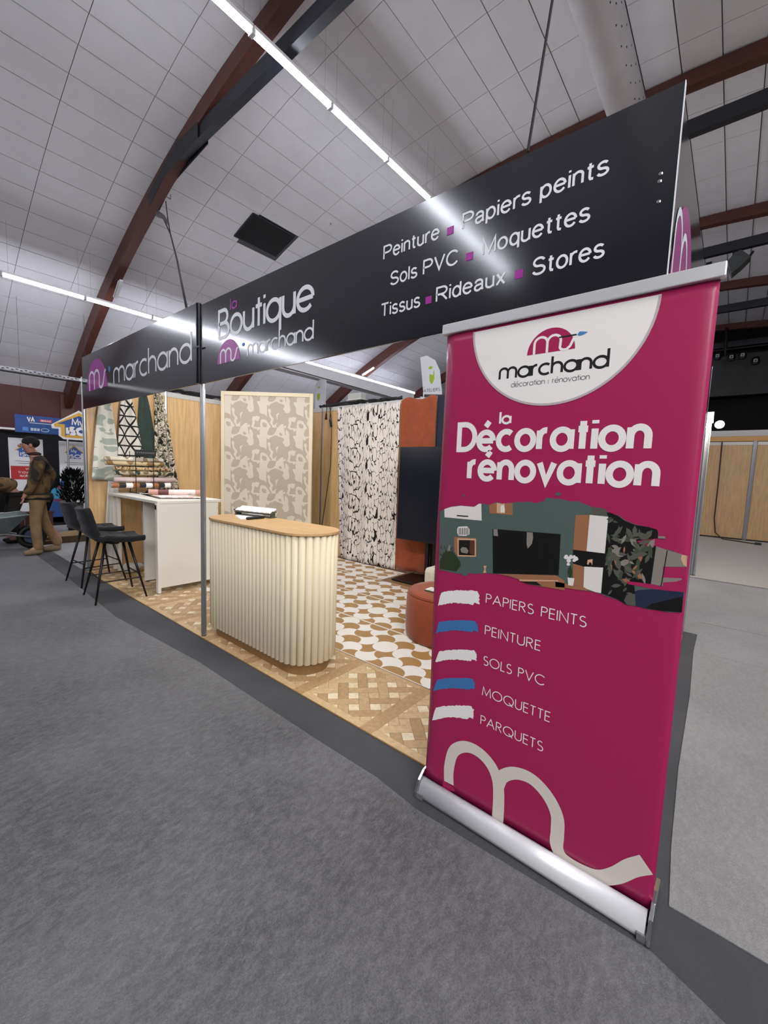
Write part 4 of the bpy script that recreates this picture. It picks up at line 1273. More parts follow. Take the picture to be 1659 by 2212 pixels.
# ================================================================ CLOTHS, PANEL, CURTAIN
def build_cloths():
    # framed wallpaper panel leaning across the corner
    A = Vector((-6.3, 3.48, 0)); B = Vector((-5.14, 4.37, 0)); ux = (B - A).normalized(); n = Vector((ux.y, -ux.x, 0)); W = (B - A).length; H = 2.62
    g = thing('framed_wallpaper_board', 'tall cream framed panel of beige abstract-shape wallpaper standing in the corner', 'panel', (A + B) / 2, math.atan2(ux.y, ux.x))
    pap = ramp_mat('beige_paper', [(0, 'b3a897'), (.475, 'd0c9ba')], .8, 'noise', 8.5, (1.0, 1.0, .75), .9, mod=(.58, 3, .52), detail=0)
    MB().box((-W / 2 + .04, -.012, .05), (W / 2 - .04, .0, H - .05)).build('paper', pap, g, local=True)
    fr = M_CREAM
    for x in (-W / 2, W / 2 - .055): MB().box((x, -.03, .008), (x + .055, .01, H)).build('frame_side', fr, g, local=True, bevel=.006)
    for z in (.008, H - .06): MB().box((-W / 2 + .055, -.03, z), (W / 2 - .055, .01, z + .06)).build('frame_rail', fr, g, local=True, bevel=.006)
    wd = MB(); wd.prism([(.011, .01), (.16, .01), (.02, 2.2), (.011, 2.2)], W / 2 - .03, W / 2 - .012, lambda a, z, x: (x, a, z)); wd.build('prop_board', fr, g, local=True)
    # black and white curtain on the back wall
    ink = ramp_mat('branch_print', [(0, '18161a'), (.150, 'dcd5cf')], .85, 'edge', 13, (1.35, 1, .48), detail=0, mod=(.46, 3, .36))
    def cur(u, v):
        x = -5.0 + (1.28) * u; z = .015 + 2.43 * (1 - v)
        x += -.02 * v * (1 - u) + (.13 * v * (1 - u)) - .06 * u * v * 0 + (-.0) 
        y = 4.745 + .018 * math.sin(u * 19 + v * 1.3) * (.35 + .65 * v) + .012 * math.sin(u * 7 + 2) + .02 * v
        if v < .1: z += .012 * math.sin(u * 26)
        return (x, y, z)
    c = MB().grid(cur, 90, 30).build('curtain', ink, smooth=True, solid=.002)
    tag(c, 'white curtain printed with black branch lines hanging on the back wall', 'curtain')
    # rust fabric
    def rust(u, v):
        x = -3.70 + .60 * u; z = .05 + 2.44 * (1 - v)
        return (x, 4.755 + .02 * math.sin(u * 11 + 1.5 * v) * (.4 + .6 * v) + .012 * math.sin(v * 6 + u * 3), z + .03 * math.sin(u * 9) * (v < .03) - .06 * abs(u - .5) * (v < .02))
    tag(MB().grid(rust, 40, 40).build('draped_fabric', M_RUST, smooth=True, solid=.002), 'rust velvet cloth hanging on the back wall behind the dark screen', 'fabric')
    nv = mat('navy_cloth', '1c2231', .85)
    tag(MB().grid(lambda u, v: (-3.10 + 1.0 * u, 4.77 + .015 * math.sin(u * 25), .05 + 2.44 * (1 - v)), 40, 4).build('draped_fabric', nv, smooth=True, solid=.002), 'dark navy cloth hanging right of the rust cloth', 'fabric')
    # fabrics on the left wall
    geo = lattice_mat('geometric_print', 'd6d2ca', '0d0d0f', 7.6, .15)
    sage = ramp_mat('sage_print', [(0, 'a3aba2'), (.46, 'd5d3c9')], .85, 'noise', 4.2, (1, .9, 2.3), .6, detail=1)
    green = mat('green_velvet', '2c3b36', .9, sheen=.4, var=.2, vscale=9)
    flo = ramp_mat('floral_print', [(0, '1a1a18'), (.40, '6a6a58'), (.47, 'c9bfae'), (.56, '2c2a26'), (.62, 'b7a58c')], .85, 'noise', 17, (1, 1, 1), .8, detail=3)
    def hang(name, label, m, yt, zt, yb0, yb1, zb0, zb1, x, folds, amp, curve=0, group=None):
        def f(u, v):
            wtop = .045
            y = (yt + (u - .5) * 2 * wtop) * (1 - v) + (yb0 + (yb1 - yb0) * u) * v
            sp = v ** .75
            y = (yt + (u - .5) * 2 * wtop) * (1 - sp) + (yb0 + (yb1 - yb0) * u) * sp
            z = zt + ((zb0 + (zb1 - zb0) * u) - zt) * v
            return (x + amp * (1 + math.sin(u * folds + v)) * (.6 + .4 * v), y, z)
        o = MB().grid(f, 40, 26).build(name, m, smooth=True, solid=.002)
        tag(o, label, 'fabric', 'fabrics hanging on the left wall'); return o
    hang('hanging_fabric', 'pale fabric with sage green brush stripes hanging nearest the left post', sage, 1.89, 2.30, 1.71, 2.06, 1.22, 1.19, -6.36, 7, .03)
    hang('hanging_fabric', 'white fabric with thick black geometric lines hanging second from the post', geo, 2.13, 2.36, 2.0, 2.36, 1.42, 1.40, -6.35, 9, .035)
    hang('hanging_fabric', 'plain dark green velvet fabric hanging between two printed ones', green, 2.36, 2.40, 2.25, 2.56, 1.35, 1.40, -6.37, 10, .02)
    hang('hanging_fabric', 'fabric with a dense floral pattern hanging rightmost on the left wall', flo, 2.53, 2.46, 2.46, 2.80, 1.06, 1.07, -6.33, 12, .035)
    hang('hanging_fabric', 'long white curtain reaching the floor behind the bar table', mat('white_cloth', 'd9d8d4', .8), 1.98, 1.35, 1.84, 2.06, .03, .03, -6.39, 14, .008)
    # screen on a stand
    g = thing('display_screen', 'large dark display screen on a black floor stand by the back wall', 'screen', (-3.0, 4.52, 0))
    MB().box((-3.47, 4.47, .55), (-1.9, 4.51, 1.79)).build('bezel', M_BLACK, g, bevel=.006)
    MB().box((-3.455, 4.466, .565), (-1.915, 4.4695, 1.775)).build('panel', mat('screen_glass', '040b1c', .3, spec=.4), g)
    MB().box((-3.40, 4.30, .0098), (-2.5, 4.78, .035)).build('base', M_BLACKM, g, bevel=.008)
    for x in (-3.02, -2.9): MB().box((x, 4.515, .034), (x + .05, 4.55, 1.2)).build('column', M_BLACKM, g)
    # armchair with cushions behind the banner
    g = thing('armchair', 'cream armchair half hidden behind the magenta banner', 'chair', (-2.0, 4.0, 0))
    cr = mat('cream_boucle', 'cbc6b6', .95, sheen=.2, var=.08, vscale=60)
    MB().box((-2.40, 3.62, .06), (-1.75, 4.28, .30)).build('seat', cr, g, bevel=.05)
    MB().box((-2.42, 3.60, .06), (-2.28, 4.28, .47)).build('armrest', cr, g, bevel=.05)
    MB().box((-2.28, 4.18, .3), (-1.75, 4.33, .9)).build('backrest', cr, g, bevel=.05)
    for x in (-2.38, -1.8):
        for y in (3.66, 4.22): MB().tube([(x, y, .0098), (x, y, .07)], .018, 8).build('leg', M_OAK, g)
    def cush(name, m, c, w, h, d, rot, label):
        mb = MB(); N = 12
        def f(s):
            return lambda u, v: ((u - .5) * w * (1 - .12 * (1 - abs(2 * v - 1) ** 2) * (abs(2 * u - 1) > .98)), s * d / 2 * ((1 - abs(2 * u - 1) ** 2.6) * (1 - abs(2 * v - 1) ** 2.6)) ** .5, (v - .5) * h)
        mb.grid(f(1), N, N); mb.grid(f(-1), N, N)
        o = mb.build(name, m, smooth=True, local=True)
        o.location = c; o.rotation_euler = rot
        return tag(o, label, 'cushion')
    cush('cushion', mat('charcoal_cushion', '292d31', .95, sheen=.3), (-2.30, 3.90, .74), .50, .52, .16, (R3(-14), R3(8), R3(-62)), 'dark grey cushion standing on the cream armchair')
    # pouf
    g = thing('pouf', 'round rust velvet pouf on the patterned floor', 'pouf', (-1.86, 3.17, 0))
    pr = [(.34, .0098), (.355, .03), (.36, .06), (.365, .20), (.36, .36), (.352, .395), (.33, .412)]
    MB().lathe(pr, 48, (-1.86, 3.17, 0)).build('side', M_RUST, g, smooth=True)
    MB().lathe([(.345, .404), (.33, .417), (.25, .424), (.02, .427)], 48, (-1.86, 3.17, 0)).build('seat_top', M_RUST, g, smooth=True)
    MB().tube([(-1.86 + .349 * math.cos(R3(a)), 3.17 + .349 * math.sin(R3(a)), .405) for a in range(0, 361, 8)], .005, 6, cap=False).build('piping', M_RUST, g, smooth=True)
    z = .4275
    p = U(934, 1276, 2, z)
    s = thing('sample_chip_rack', 'small rack of white sample chips on the rust pouf', 'sample rack', (p.x, p.y, z))
    MB().box((p.x - .05, p.y - .05, z), (p.x + .14, p.y + .05, z + .008)).build('tray', MATS['chip_grey'], s)
    for k in range(4):
        MB().box((p.x - .045 + .045 * k, p.y - .045, z + .009), (p.x - .008 + .045 * k, p.y + .045, z + .015)).build('chip', MATS['chip_white'], s)


build_cloths()


def build_table_display():
    z0 = 1.0455
    g = thing('wallpaper_rack', 'black wire rack holding wallpaper rolls on the white bar table', 'rack', (-6.1, 2.2, z0))
    for y in (2.12, 2.34):
        for x in (-6.2, -6.0): MB().tube([(x, y, z0), (x, y, 1.60)], .005, 6).build('upright', M_BLACKM, g)
    MB().tube([(-6.25, 2.12, z0 + .008), (-5.9, 2.12, z0 + .008)], .006, 6).build('foot', M_BLACKM, g)
    MB().tube([(-6.25, 2.34, z0 + .008), (-5.9, 2.34, z0 + .008)], .006, 6).build('foot', M_BLACKM, g)
    MB().box((-6.0, 2.11, 1.545), (-5.99, 2.37, 1.62)).build('sign_board', M_BLACK, g)
    rows = [('pale cream wallpaper roll with beige blots, topmost in the rack', ramp_mat('roll_a', [(0, '9a8b6e'), (.42, 'd9d2bf')], .6, 'noise', 9, detail=0), 1.80, 2.50, 1.49),
            ('tan and cream camouflage wallpaper roll, second in the rack', ramp_mat('roll_b', [(0, '8a6f45'), (.48, 'c8b58c')], .6, 'noise', 8, detail=0), 1.80, 2.50, 1.435),
            ('small flowered wallpaper roll in the middle of the rack', ramp_mat('roll_c', [(0, '2c3a2a'), (.42, 'c2a06f'), (.52, 'd9c6b0'), (.6, '8a5a3c')], .6, 'noise', 22, detail=2), 1.90, 2.58, 1.37),
            ('wallpaper roll with dark green and beige blots, fourth in the rack', ramp_mat('roll_d', [(0, '2e3c3a'), (.45, 'b9a98a'), (.55, '6e6650')], .6, 'noise', 8, detail=1), 1.90, 2.62, 1.31),
            ('pale pink wallpaper roll near the bottom of the rack', mat('roll_pink', 'd6c0c0', .5, var=.06, vscale=9), 1.90, 2.66, 1.225),
            ('wallpaper roll banded in black, white and copper, at the rack bottom', None, 1.86, 2.58, 1.15)]
    bands = [mat('band_copper', '9a6238', .5), mat('band_black', '17181c', .5), M_WHITE]
    for i, (lab, m, ya, yb, z) in enumerate(rows):
        x = -6.1 + .03 * (i % 2)
        r = thing('wallpaper_roll', lab, 'wallpaper roll', (x, ya, z), 0, 'wallpaper rolls in the rack')
        rad = .027 if i < 4 else .033
        if m: MB().tube([(x, ya, z), (x, yb, z)], rad, 18).build('paper', m, r, smooth=True)
        else:
            n = 9
            for k in range(n): MB().tube([(x, ya + (yb - ya) * k / n, z), (x, ya + (yb - ya) * (k + 1) / n, z)], rad, 18).build('band', bands[k % 3], r)
        for yy in (ya, yb): MB().tube([(x, yy - .004, z), (x, yy + .004, z)], rad * .75, 14).build('core_end', mat('card', 'd9cdb4', .7), r)
        MB().tube([(x - .035, 2.12, z - rad - .004), (x + .035, 2.12, z - rad - .004)], .004, 6).build('hook', M_BLACKM, g)
        MB().tube([(x - .035, 2.34, z - rad - .004), (x + .035, 2.34, z - rad - .004)], .004, 6).build('hook', M_BLACKM, g)
    mb = MB(); word('CASAMANCE', CAP, 2.13, 2.35, 1.575, .016, .0022, 0, .3, mb=mb, mp=lambda a, b: (-5.9895, a, b)); mb.build('lettering', mat('grey_letter', '9c9ca0', .5), g)
    # sample book, open
    g = thing('sample_book', 'open wallpaper sample book with a rolled page lying on the bar table', 'book', (-5.3, 2.2, z0))
    pts = [(-5.85, 2.12), (-5.05, 2.02), (-4.86, 2.42), (-5.55, 2.56)]
    bk = MB(); bk.prism(pts, z0, z0 + .006); bk.build('cover', M_BLACK, g)
    pg = MB(); pg.prism([(-5.50, 2.10), (-5.08, 2.05), (-4.90, 2.40), (-5.42, 2.50)], z0 + .0065, z0 + .016)
    pg.build('pages', ramp_mat('page_print', [(0, 'd9b9b0'), (.46, 'efe9e6')], .6, 'noise', 14, detail=1), g)
    cv = MB()
    cv.grid(lambda u, v: (-5.50 - .36 * u, 2.11 + .42 * v + .03 * u, z0 + .02 + .07 * math.sin(math.pi * min(1, u * 1.3)) * (1 - u)), 12, 4); cv.build('lifted_pages', mat('book_dark', '1d1a1b', .6), g, smooth=True, solid=.006)
    a = Vector((-5.50, 2.08, z0 + .05)); b = Vector((-5.28, 2.62, z0 + .05))
    cols = [mat('roll_rose', 'b98a80', .5), mat('roll_wine', '5a2a2c', .5), MATS['roll_pink'], mat('roll_rose2', 'dccdc9', .5), MATS['roll_rose']]
    cuts = [0, .18, .38, .48, .9, 1]
    for k in range(5): MB().tube([a.lerp(b, cuts[k]), a.lerp(b, cuts[k + 1])], .036, 18).build('rolled_page', cols[k], g, smooth=False)
    # things under the table
    wc = mat('bundle_white', 'd4d2ce', .8, var=.08, vscale=14)
    def bag(name, c, s, m, label, cat, seed):
        bm = bmesh.new(); bmesh.ops.create_icosphere(bm, subdivisions=3, radius=1)
        r = random.Random(seed); k = [(Vector((r.uniform(-1, 1), r.uniform(-1, 1), r.uniform(-.6, 1))).normalized(), r.uniform(.1, .3)) for _ in range(12)]
        for v in bm.verts:
            d = v.co.normalized(); f = 1 + sum(a_ * max(0, d.dot(n_)) ** 6 for n_, a_ in k)
            v.co = Vector((d.x * s[0] * f, d.y * s[1] * f, max(-.98 * s[2], d.z * s[2] * f)))
        me = bpy.data.meshes.new(name); bm.to_mesh(me); bm.free(); me.materials.append(m)
        for p in me.polygons: p.use_smooth = True
        o = bpy.data.objects.new(name, me); C.objects.link(o); o.location = (c[0], c[1], c[2] + s[2]); return tag(o, label, cat)
    bag('cloth_bundle', (-5.98, 2.05, .0076), (.09, .09, .06), wc, 'crumpled white cloth bundle on the floor beside the left post', 'bundle', 3)
    bag('cloth_bundle', (-5.80, 2.48, .0076), (.07, .05, .04), wc, 'low white cloth bundle on the floor under the bar table', 'bundle', 4)
    g = thing('carrier_bag', 'brown carrier bag standing on the floor under the bar table', 'bag', (-5.65, 2.3, 0))
    br = mat('bag_brown', '5f4a3c', .8, var=.15, vscale=8)
    bb = MB(); bb.prism([(-.14, .03), (.14, .03), (.17, .36), (-.16, .38)], -.07, .07, lambda a, z, t: (-5.65 + t, 2.25 + a, z)); bb.build('body', br, g, bevel=.015)
    MB().tube([(-5.58, 2.17, .37), (-5.58, 2.2, .46), (-5.58, 2.3, .46), (-5.58, 2.33, .37)], .006, 6).build('handle', br, g)
    st = MB().tube([(-6.05, 2.35, .0076), (-6.22, 2.37, .96)], .014, 8).build('wooden_pole', mat('pole_brown', '6d3d22', .6)); tag(st, 'thin brown wooden pole leaning under the bar table', 'pole')
    for k, (y, m, lab) in enumerate(((2.24, 'd5d0c2', 'cream cloth roll leaning under the bar table'), (2.47, '878a80', 'grey cloth roll leaning under the bar table'))):
        o = MB().tube([(-5.95, y, .0076), (-6.14, y + .04, .93)], .05, 14).build('cloth_roll', mat('cr%d' % k, m, .9, var=.1, vscale=10), smooth=True); tag(o, lab, 'cloth roll')
    # cables over the walls
    rnd = random.Random(3)
    def wig(p0, p1, n, a):
        p0, p1 = Vector(p0), Vector(p1)
        return [p0.lerp(p1, i / n) + Vector((rnd.uniform(-a, a), rnd.uniform(-a, a), rnd.uniform(-a, a * 1.4))) for i in range(n + 1)]
    g = thing('cable_bundle', 'tangle of black cables lying along the top of the left wall', 'cable', (-6.4, 3.5, 2.5))
    for k in range(7): MB().tube(wig((-6.41, 2.5, 2.525), (-6.41, 4.75, 2.515), 16, .028), .011, 6).build('cable', M_CABLE, g, smooth=True)
    g = thing('cable_bundle', 'black cables lying along the top of the back wall', 'cable', (-4.6, 4.82, 2.5))
    for k in range(7): MB().tube(wig((-5.5, 4.82, 2.515), (-3.75, 4.82, 2.515), 14, .018), .011, 6).build('cable', M_CABLE, g, smooth=True)
    g = thing('power_box', 'small grey transformer box among the cables on the back wall', 'box', (-4.6, 4.82, 2.55))
    MB().box((-4.78, 4.76, 2.552), (-4.50, 4.88, 2.652)).build('body', mat('box_grey', 'a9aba8', .5), g, bevel=.008)
    MB().box((-4.8, 4.755, 2.547), (-4.48, 4.885, 2.562)).build('flange', mat('box_grey2', 'bcbeba', .5), g)
    g = thing('hanging_cable', 'thin black cable with two plugs hanging down the back wall by the curtain', 'cable', (-5.15, 4.78, 1.6))
    MB().tube([(-5.28, 4.79, 2.55), (-5.18, 4.76, 2.45), (-5.14, 4.77, 2.2), (-5.17, 4.79, 1.5), (-5.30, 4.79, .75), (-5.42, 4.77, .02)], .006, 6).build('cord', mat('cord_brown', '2a1512', .6), g, smooth=True)
    for a, b in (((-5.27, 4.76, 2.38), (-5.26, 4.75, 2.28)), ((-5.18, 4.76, 2.27), (-5.13, 4.75, 2.16))):
        MB().tube([a, b], [.012, .022], 8).build('plug', M_BLACK, g)
        MB().tube([a, (a[0] - .01, 4.79, 2.52)], .006, 6).build('plug_cord', M_CABLE, g)
    # cables from the roof to the fascia
    for (px, py), (qx, qy), lab in (((1140, 328), (1195, -10), 'black suspension cable rising from the right fascia out of the picture'),):
        a = U(px, py, 1, 1.66); b = Vector((a.x + .30, 1.66, 6.5))
        b = U(qx, qy, 1, 1.75); d = (b - a); b = a + d * 2.6
        o = cyl(a, b, .006, 6).build('suspension_cable', M_CABLE); tag(o, lab, 'cable')
    a = U(403, 665, 1, 1.66); b = U(372, 500, 1, 3.3); 
    g = thing('suspension_cable', 'black cable from the near arch down to the joint of the fascia boards', 'cable', a)
    mid = U(385, 580, 1, 2.5)
    MB().tube([a, U(382, 560, 1, 2.3), U(368, 505, 1, 3.0), U(352, 470, 1, 3.25)], .01, 6).build('cable', M_CABLE, g, smooth=True)
    MB().tube([U(368, 505, 1, 3.0), U(362, 470, 1, 3.2), U(358, 435, 1, 3.3)], .008, 6).build('cable', M_CABLE, g, smooth=True)
    MB().tube([U(342, 463, 1, 3.26), U(352, 468, 1, 3.2), U(364, 484, 1, 3.1)], [.05, .035, .015], 8).build('gripper', mat('grip_grey', '4d4a48', .5), g, smooth=True)
    MB().tube([U(356, 423, 1, 3.28), U(368, 430, 1, 3.2), U(369, 420, 1, 3.2)], .006, 5).build('hook', M_BLACKM, g)
    o = cyl(U(600, 790, 1, 1.75), (-4.0, 4.8, 2.56), .005, 5).build('thin_cable', M_CABLE); tag(o, 'thin black cable running from the right fascia bottom to the back wall', 'cable')


build_table_display()


# ================================================================ BACKGROUND LEFT
def on_x(X):
    return lambda px, py: tuple(U(px, py, 0, X))


def face_px(pts, X, name, m, parent, dx=0.0):
    mb = MB(); mb.face([(U(x, y, 0, X).x + dx, U(x, y, 0, X).y, U(x, y, 0, X).z) for x, y in pts]); return mb.build(name, m, parent)


def build_left_background():
    blk = mat('stand_black', '0b0b0e', .9)
    tag(MB().grid(lambda u, v: (-13.6 + .05 * math.sin(v * 0 + u * 60), -6 + 13.5 * u, .0 + 2.12 * v), 120, 2).build('black_drape', blk, smooth=True, solid=.01), 'long black drape in front of the red hall wall', 'drape')
    tag(MB().box((-13.58, -6, 2.135), (-13.5, 7.5, 2.18)).build('white_rail', mat('rail_white', 'e8e6e4', .4)), 'white rail along the top of the black drape', 'rail')
    navy = mat('sign_navy', '274a86', .5, var=.15, vscale=1.5)
    def rect(X, y0, y1, z0, z1, name, m, par, dx=0): return MB().box((X + dx - .0005, y0, z0), (X + dx + .0005, y1, z1)).build(name, m, par)
    def txt(t, X, y0, y1, z, h, wd, m, par, font=LOW, gap=.22):
        mb = MB(); word(t, font, y0, y1, z, h, wd, 0, gap, mb=mb, mp=lambda a, b: (X, a, b)); return mb.build('lettering', m, par)
    # horizontal blue sign board
    X = -12.0
    g = thing('sign_board', 'long navy blue sign board with small sponsor logos above the white stands', 'sign', (X, 2.3, 2.0))
    MB().box((X - .03, 1.88, 2.02), (X, 3.4, 2.40)).build('board', navy, g)
    for yy in (2.0, 3.2): MB().tube([(X - .015, yy, 2.39), (X - .015, yy, 4.87)], .003, 5).build('hanging_wire', M_TIE, g)
    rr = mat('logo_red', 'b3374a', .5)
    rect(X, 2.30, 2.53, 2.275, 2.335, 'red_logo', rr, g, .002)
    rect(X, 2.13, 2.53, 2.235, 2.245, 'white_line', M_WHITE, g, .002)
    txt('VA', X + .003, 2.08, 2.22, 2.27, .09, .022, M_WHITE, g, CAP)
    txt('SIMAC'.replace('I', 'E'), X + .004, 2.32, 2.51, 2.29, .03, .008, M_WHITE, g, CAP)
    rect(X, 2.0, 2.1, 2.06, 2.14, 'blue_logo', mat('logo_blue', '5a86c8', .5), g, .002)
    for k in range(3): rect(X, 2.14 + .055 * k, 2.185 + .055 * k, 2.07, 2.13, 'white_logo', mat('logo_grey', 'b9c2d2', .5), g, .002)
    el = MB(); ribbon(el, [(2.39 + .07 * math.cos(R3(a)), 2.10 + .035 * math.sin(R3(a))) for a in range(0, 361, 15)], .012, lambda a, b: (X + .003, a, b), True); el.build('oval_logo', MATS['logo_grey'], g)
    # house shaped sign
    def house(X, cy, z0, w, h, g, th=.04):
        yel = mat('house_yellow', 'd6a93f', .5); bl = mat('house_blue', '3c62ad', .5, col2='24427e', vscale=.8)
        def out(s, o): return [(cy - w * .62 - s, z0 + h * .47 - s * .3), (cy + 0, z0 + h + s * 1.1), (cy + w * .62 + s, z0 + h * .47 - s * .3), (cy + w * .60 + s, z0 + h * .38 - s), (cy + w * .45 + s, z0 + h * .38 - s), (cy + w * .45 + s, z0 - s), (cy - w * .36 - s * .6, z0 - s), (cy - w * .45 - s, z0 + h * .05), (cy - w * .45 - s, z0 + h * .38 - s), (cy - w * .60 - s, z0 + h * .38 - s)]
        for k, (s, m) in enumerate(((.055 * w, M_WHITE), (.0, yel), (-.09 * w, bl))):
            mb = MB()
            if k == 0: mb.prism(out(s, 0), X - th, X, lambda a, b, c: (c, a, b))
            else: mb.face([(X + .003 * k, a, b) for a, b in out(s, 0)])
            mb.build(('edge', 'yellow_outline', 'blue_field')[k], m, g)
        txt('My', X + .010, cy - .2 * w, cy + .12 * w, z0 + h * .50, h * .17, .035 * w, M_WHITE, g)
        txt('ISOL', X + .010, cy - .34 * w, cy + .36 * w, z0 + h * .14, h * .24, .085 * w, M_WHITE, g, CAP)
    X = -11.2
    g = thing('house_sign', 'blue and yellow house shaped sign reading My ISO next to the left post', 'sign', (X, 2.85, 1.9))
    house(X, 2.84, 1.94, .74, .56, g)
    MB().tube([(X - .02, 2.62, 0), (X - .02, 2.62, 1.95)], .02, 8).build('pole', M_ALU, g)
    # two white stands with the same logo
    for k, (X, y0, y1, z1, lab) in enumerate(((-12.3, 1.80, 2.40, 1.90, 'white and red stand panel with a small house logo behind the walking man'), (-12.4, 2.72, 3.35, 1.90, 'white stand panel with a small house logo beside the left post'))):
        g = thing('stand_panel', lab, 'panel', (X, (y0 + y1) / 2, 0))
        MB().box((X - .02, y0, .1), (X, y1, z1)).build('board', mat('panel_white', 'e2e2e4', .5), g)
        MB().box((X - .12, y0, 0.004), (X + .08, y1, .1)).build('base', M_SILVER, g)
        cy = y0 + .30
        yel, bl = mat('house_yellow2', 'd6a93f', .5), mat('house_blue2', '3c62ad', .5)
        for s, m, dx in ((.03, yel, .002), (0, bl, .004)):
            mb = MB(); mb.face([(X + dx, a, b) for a, b in [(cy - .17 - s, 1.63), (cy, 1.78 + s), (cy + .17 + s, 1.63), (cy + .13, 1.62), (cy + .13, 1.49), (cy - .13, 1.49), (cy - .13, 1.62)]]); mb.build('house_logo', m, g)
        txt('My', X + .006, cy - .07, cy + .05, 1.64, .05, .012, M_WHITE, g)
        txt('ISOL', X + .006, cy - .11, cy + .2, 1.51, .075, .02, M_WHITE, g, CAP)
        for q in range(2): rect(X, cy - .2 + .05 * q, cy + .24 - .04 * q, 1.385 - .045 * q, 1.395 - .045 * q, 'text_line', MATS['print_grey'], g, .002)
        if k == 0:
            rect(X, y0 + .02, y1, .98, 1.28, 'red_band', mat('band_red', 'b52a30', .5), g, .002)
            txt('vos', X + .004, cy - .03, cy + .1, 1.2, .035, .008, M_WHITE, g)
            txt('travaux', X + .004, cy - .16, cy + .18, 1.12, .035, .008, M_WHITE, g)
            txt('isolation', X + .004, cy - .13, cy + .2, 1.04, .035, .008, M_WHITE, g)
        else: rect(X, y0 + .08, y1 - .1, .9, 1.22, 'grey_picture', mat('pic_grey', '8f9092', .6), g, .002)
    # blue low panel with swirl
    X = -11.4
    g = thing('counter_front', 'blue leaflet panel with a cyan and red swirl behind the walking man', 'panel', (X, 2.5, .3))
    a = [U(x, y, 0, X) for x, y in ((98, 1128), (150, 1128), (150, 1028), (136, 1028))]
    MB().box((X - .03, a[0].y, 0), (X, a[1].y, a[0].z + .1)).build('kick_board', M_BLACK, g)
    MB().prism([(p.y, p.z) for p in a], X - .03, X, lambda a_, b_, c_: (c_, a_, b_)).build('board', mat('swirl_blue', '2d5a9c', .5), g)
    c0 = U(123, 1066, 0, X)
    MB().face([(X + .003, c0.y + .11 * math.cos(R3(t)), c0.z + .13 * math.sin(R3(t))) for t in range(0, 360, 20)]).build('cyan_disc', mat('cyan', '3f9cc4', .5), g)
    for r_ in (.14, .18):
        rb = MB(); ribbon(rb, [(c0.y + r_ * math.cos(R3(t)), c0.z + r_ * .9 * math.sin(R3(t))) for t in range(-110, 100, 15)], .018, lambda a_, b_: (X + .006, a_, b_)); rb.build('red_swirl', rr, g)
    c1 = U(141, 1065, 0, X)
    for q in range(4): MB().face([(X + .006, c1.y - .03 + .03 * (q % 2), c1.z + .12 - .07 * q), (X + .006, c1.y + .05, c1.z + .12 - .07 * q), (X + .006, c1.y + .04, c1.z + .08 - .07 * q), (X + .006, c1.y - .02, c1.z + .08 - .07 * q)]).build('white_mark', M_WHITE, g)
    # potted bush
    X = -10.4
    c = U(160, 1085, 0, X)
    g = thing('potted_shrub', 'dark leafy shrub in a black pot behind the far bar stool', 'plant', (X, c.y, 0))
    MB().lathe([(.11, .004), (.15, .30), (.16, .58), (.145, .58)], 20, (X, c.y, 0)).build('pot', M_BLACK, g, smooth=True)
    lf = MB(); r = random.Random(8)
    for i in range(900):
        h = r.uniform(.55, 1.22); rad = .27 * (1 - abs((h - .80) / .5) ** 2) * r.uniform(.2, 1) + .01
        a = r.uniform(0, 6.28); p = Vector((X + rad * math.cos(a), c.y + rad * math.sin(a), h))
        d = Vector((math.cos(a) * .5, math.sin(a) * .5, r.uniform(.4, 1.4))).normalized(); L = r.uniform(.07, .14); s = d.cross(Vector((r.uniform(-1, 1), r.uniform(-1, 1), .2))).normalized() * .014
        lf.add([p, p + d * L * .5 + s, p + d * L, p + d * L * .5 - s], [(0, 1, 2, 3)])
    tag(lf.build('foliage', mat('dark_leaf', '11180f', .9, var=.3, vscale=20, spec=.1), g), kind='stuff')
    for k in range(5): a = k * 1.3; MB().tube([(X, c.y, .5), (X + .12 * math.cos(a), c.y + .12 * math.sin(a), 1.0)], .008, 5).build('stem', mat('stem_brown', '2a2018', .8), g)
    # raised planting box of brown boards
    g = thing('planter_box', 'low brown planter box of upright boards behind the walking man', 'planter', (-10.6, 1.4, 0))
    bd = mat('board_brown', '52302a', .6, var=.15, vscale=5)
    for k in range(15):
        y = -.05 + .145 * k
        MB().box((-10.30, y, .004), (-10.275, y + .138, .40)).build('board', bd, g)
    MB().box((-11.0, -.05, .30), (-10.31, 2.12, .38)).build('bed', mat('bed_stone', '8a6a62', .8, var=.2, vscale=10), g)
    MB().box((-10.36, -.08, .40), (-10.26, 2.14, .43)).build('cap_board', bd, g)
    # rough timber
    g = thing('timber_slab', 'rough pale timber slab lying on the floor behind the bar stools', 'timber', (-9.2, 2.1, 0))
    tb = MB(); r = random.Random(4)
    n = 14
    def slab(u, v):
        y = 1.55 + 1.35 * u; a = 2 * math.pi * v
        w = .28; h = .19 - .05 * (1 - u)
        return (-9.15 + w * math.cos(a) * (1 + .08 * math.sin(u * 12)), y + .02 * math.sin(a * 3), .004 + h * (.5 + .5 * math.sin(a)) + .01 * math.sin(u * 31))
    tb.grid(slab, n, 16); tb.build('trunk', mat('raw_timber', '8d7452', .85, var=.3, vscale=6, stretch=(6, 1, 6)), g, smooth=True)
    MB().box((-8.9, 1.6, .004), (-8.86, 2.95, .12)).build('edge_board', mat('raw_dark', '4a3a28', .8), g)


build_left_background()


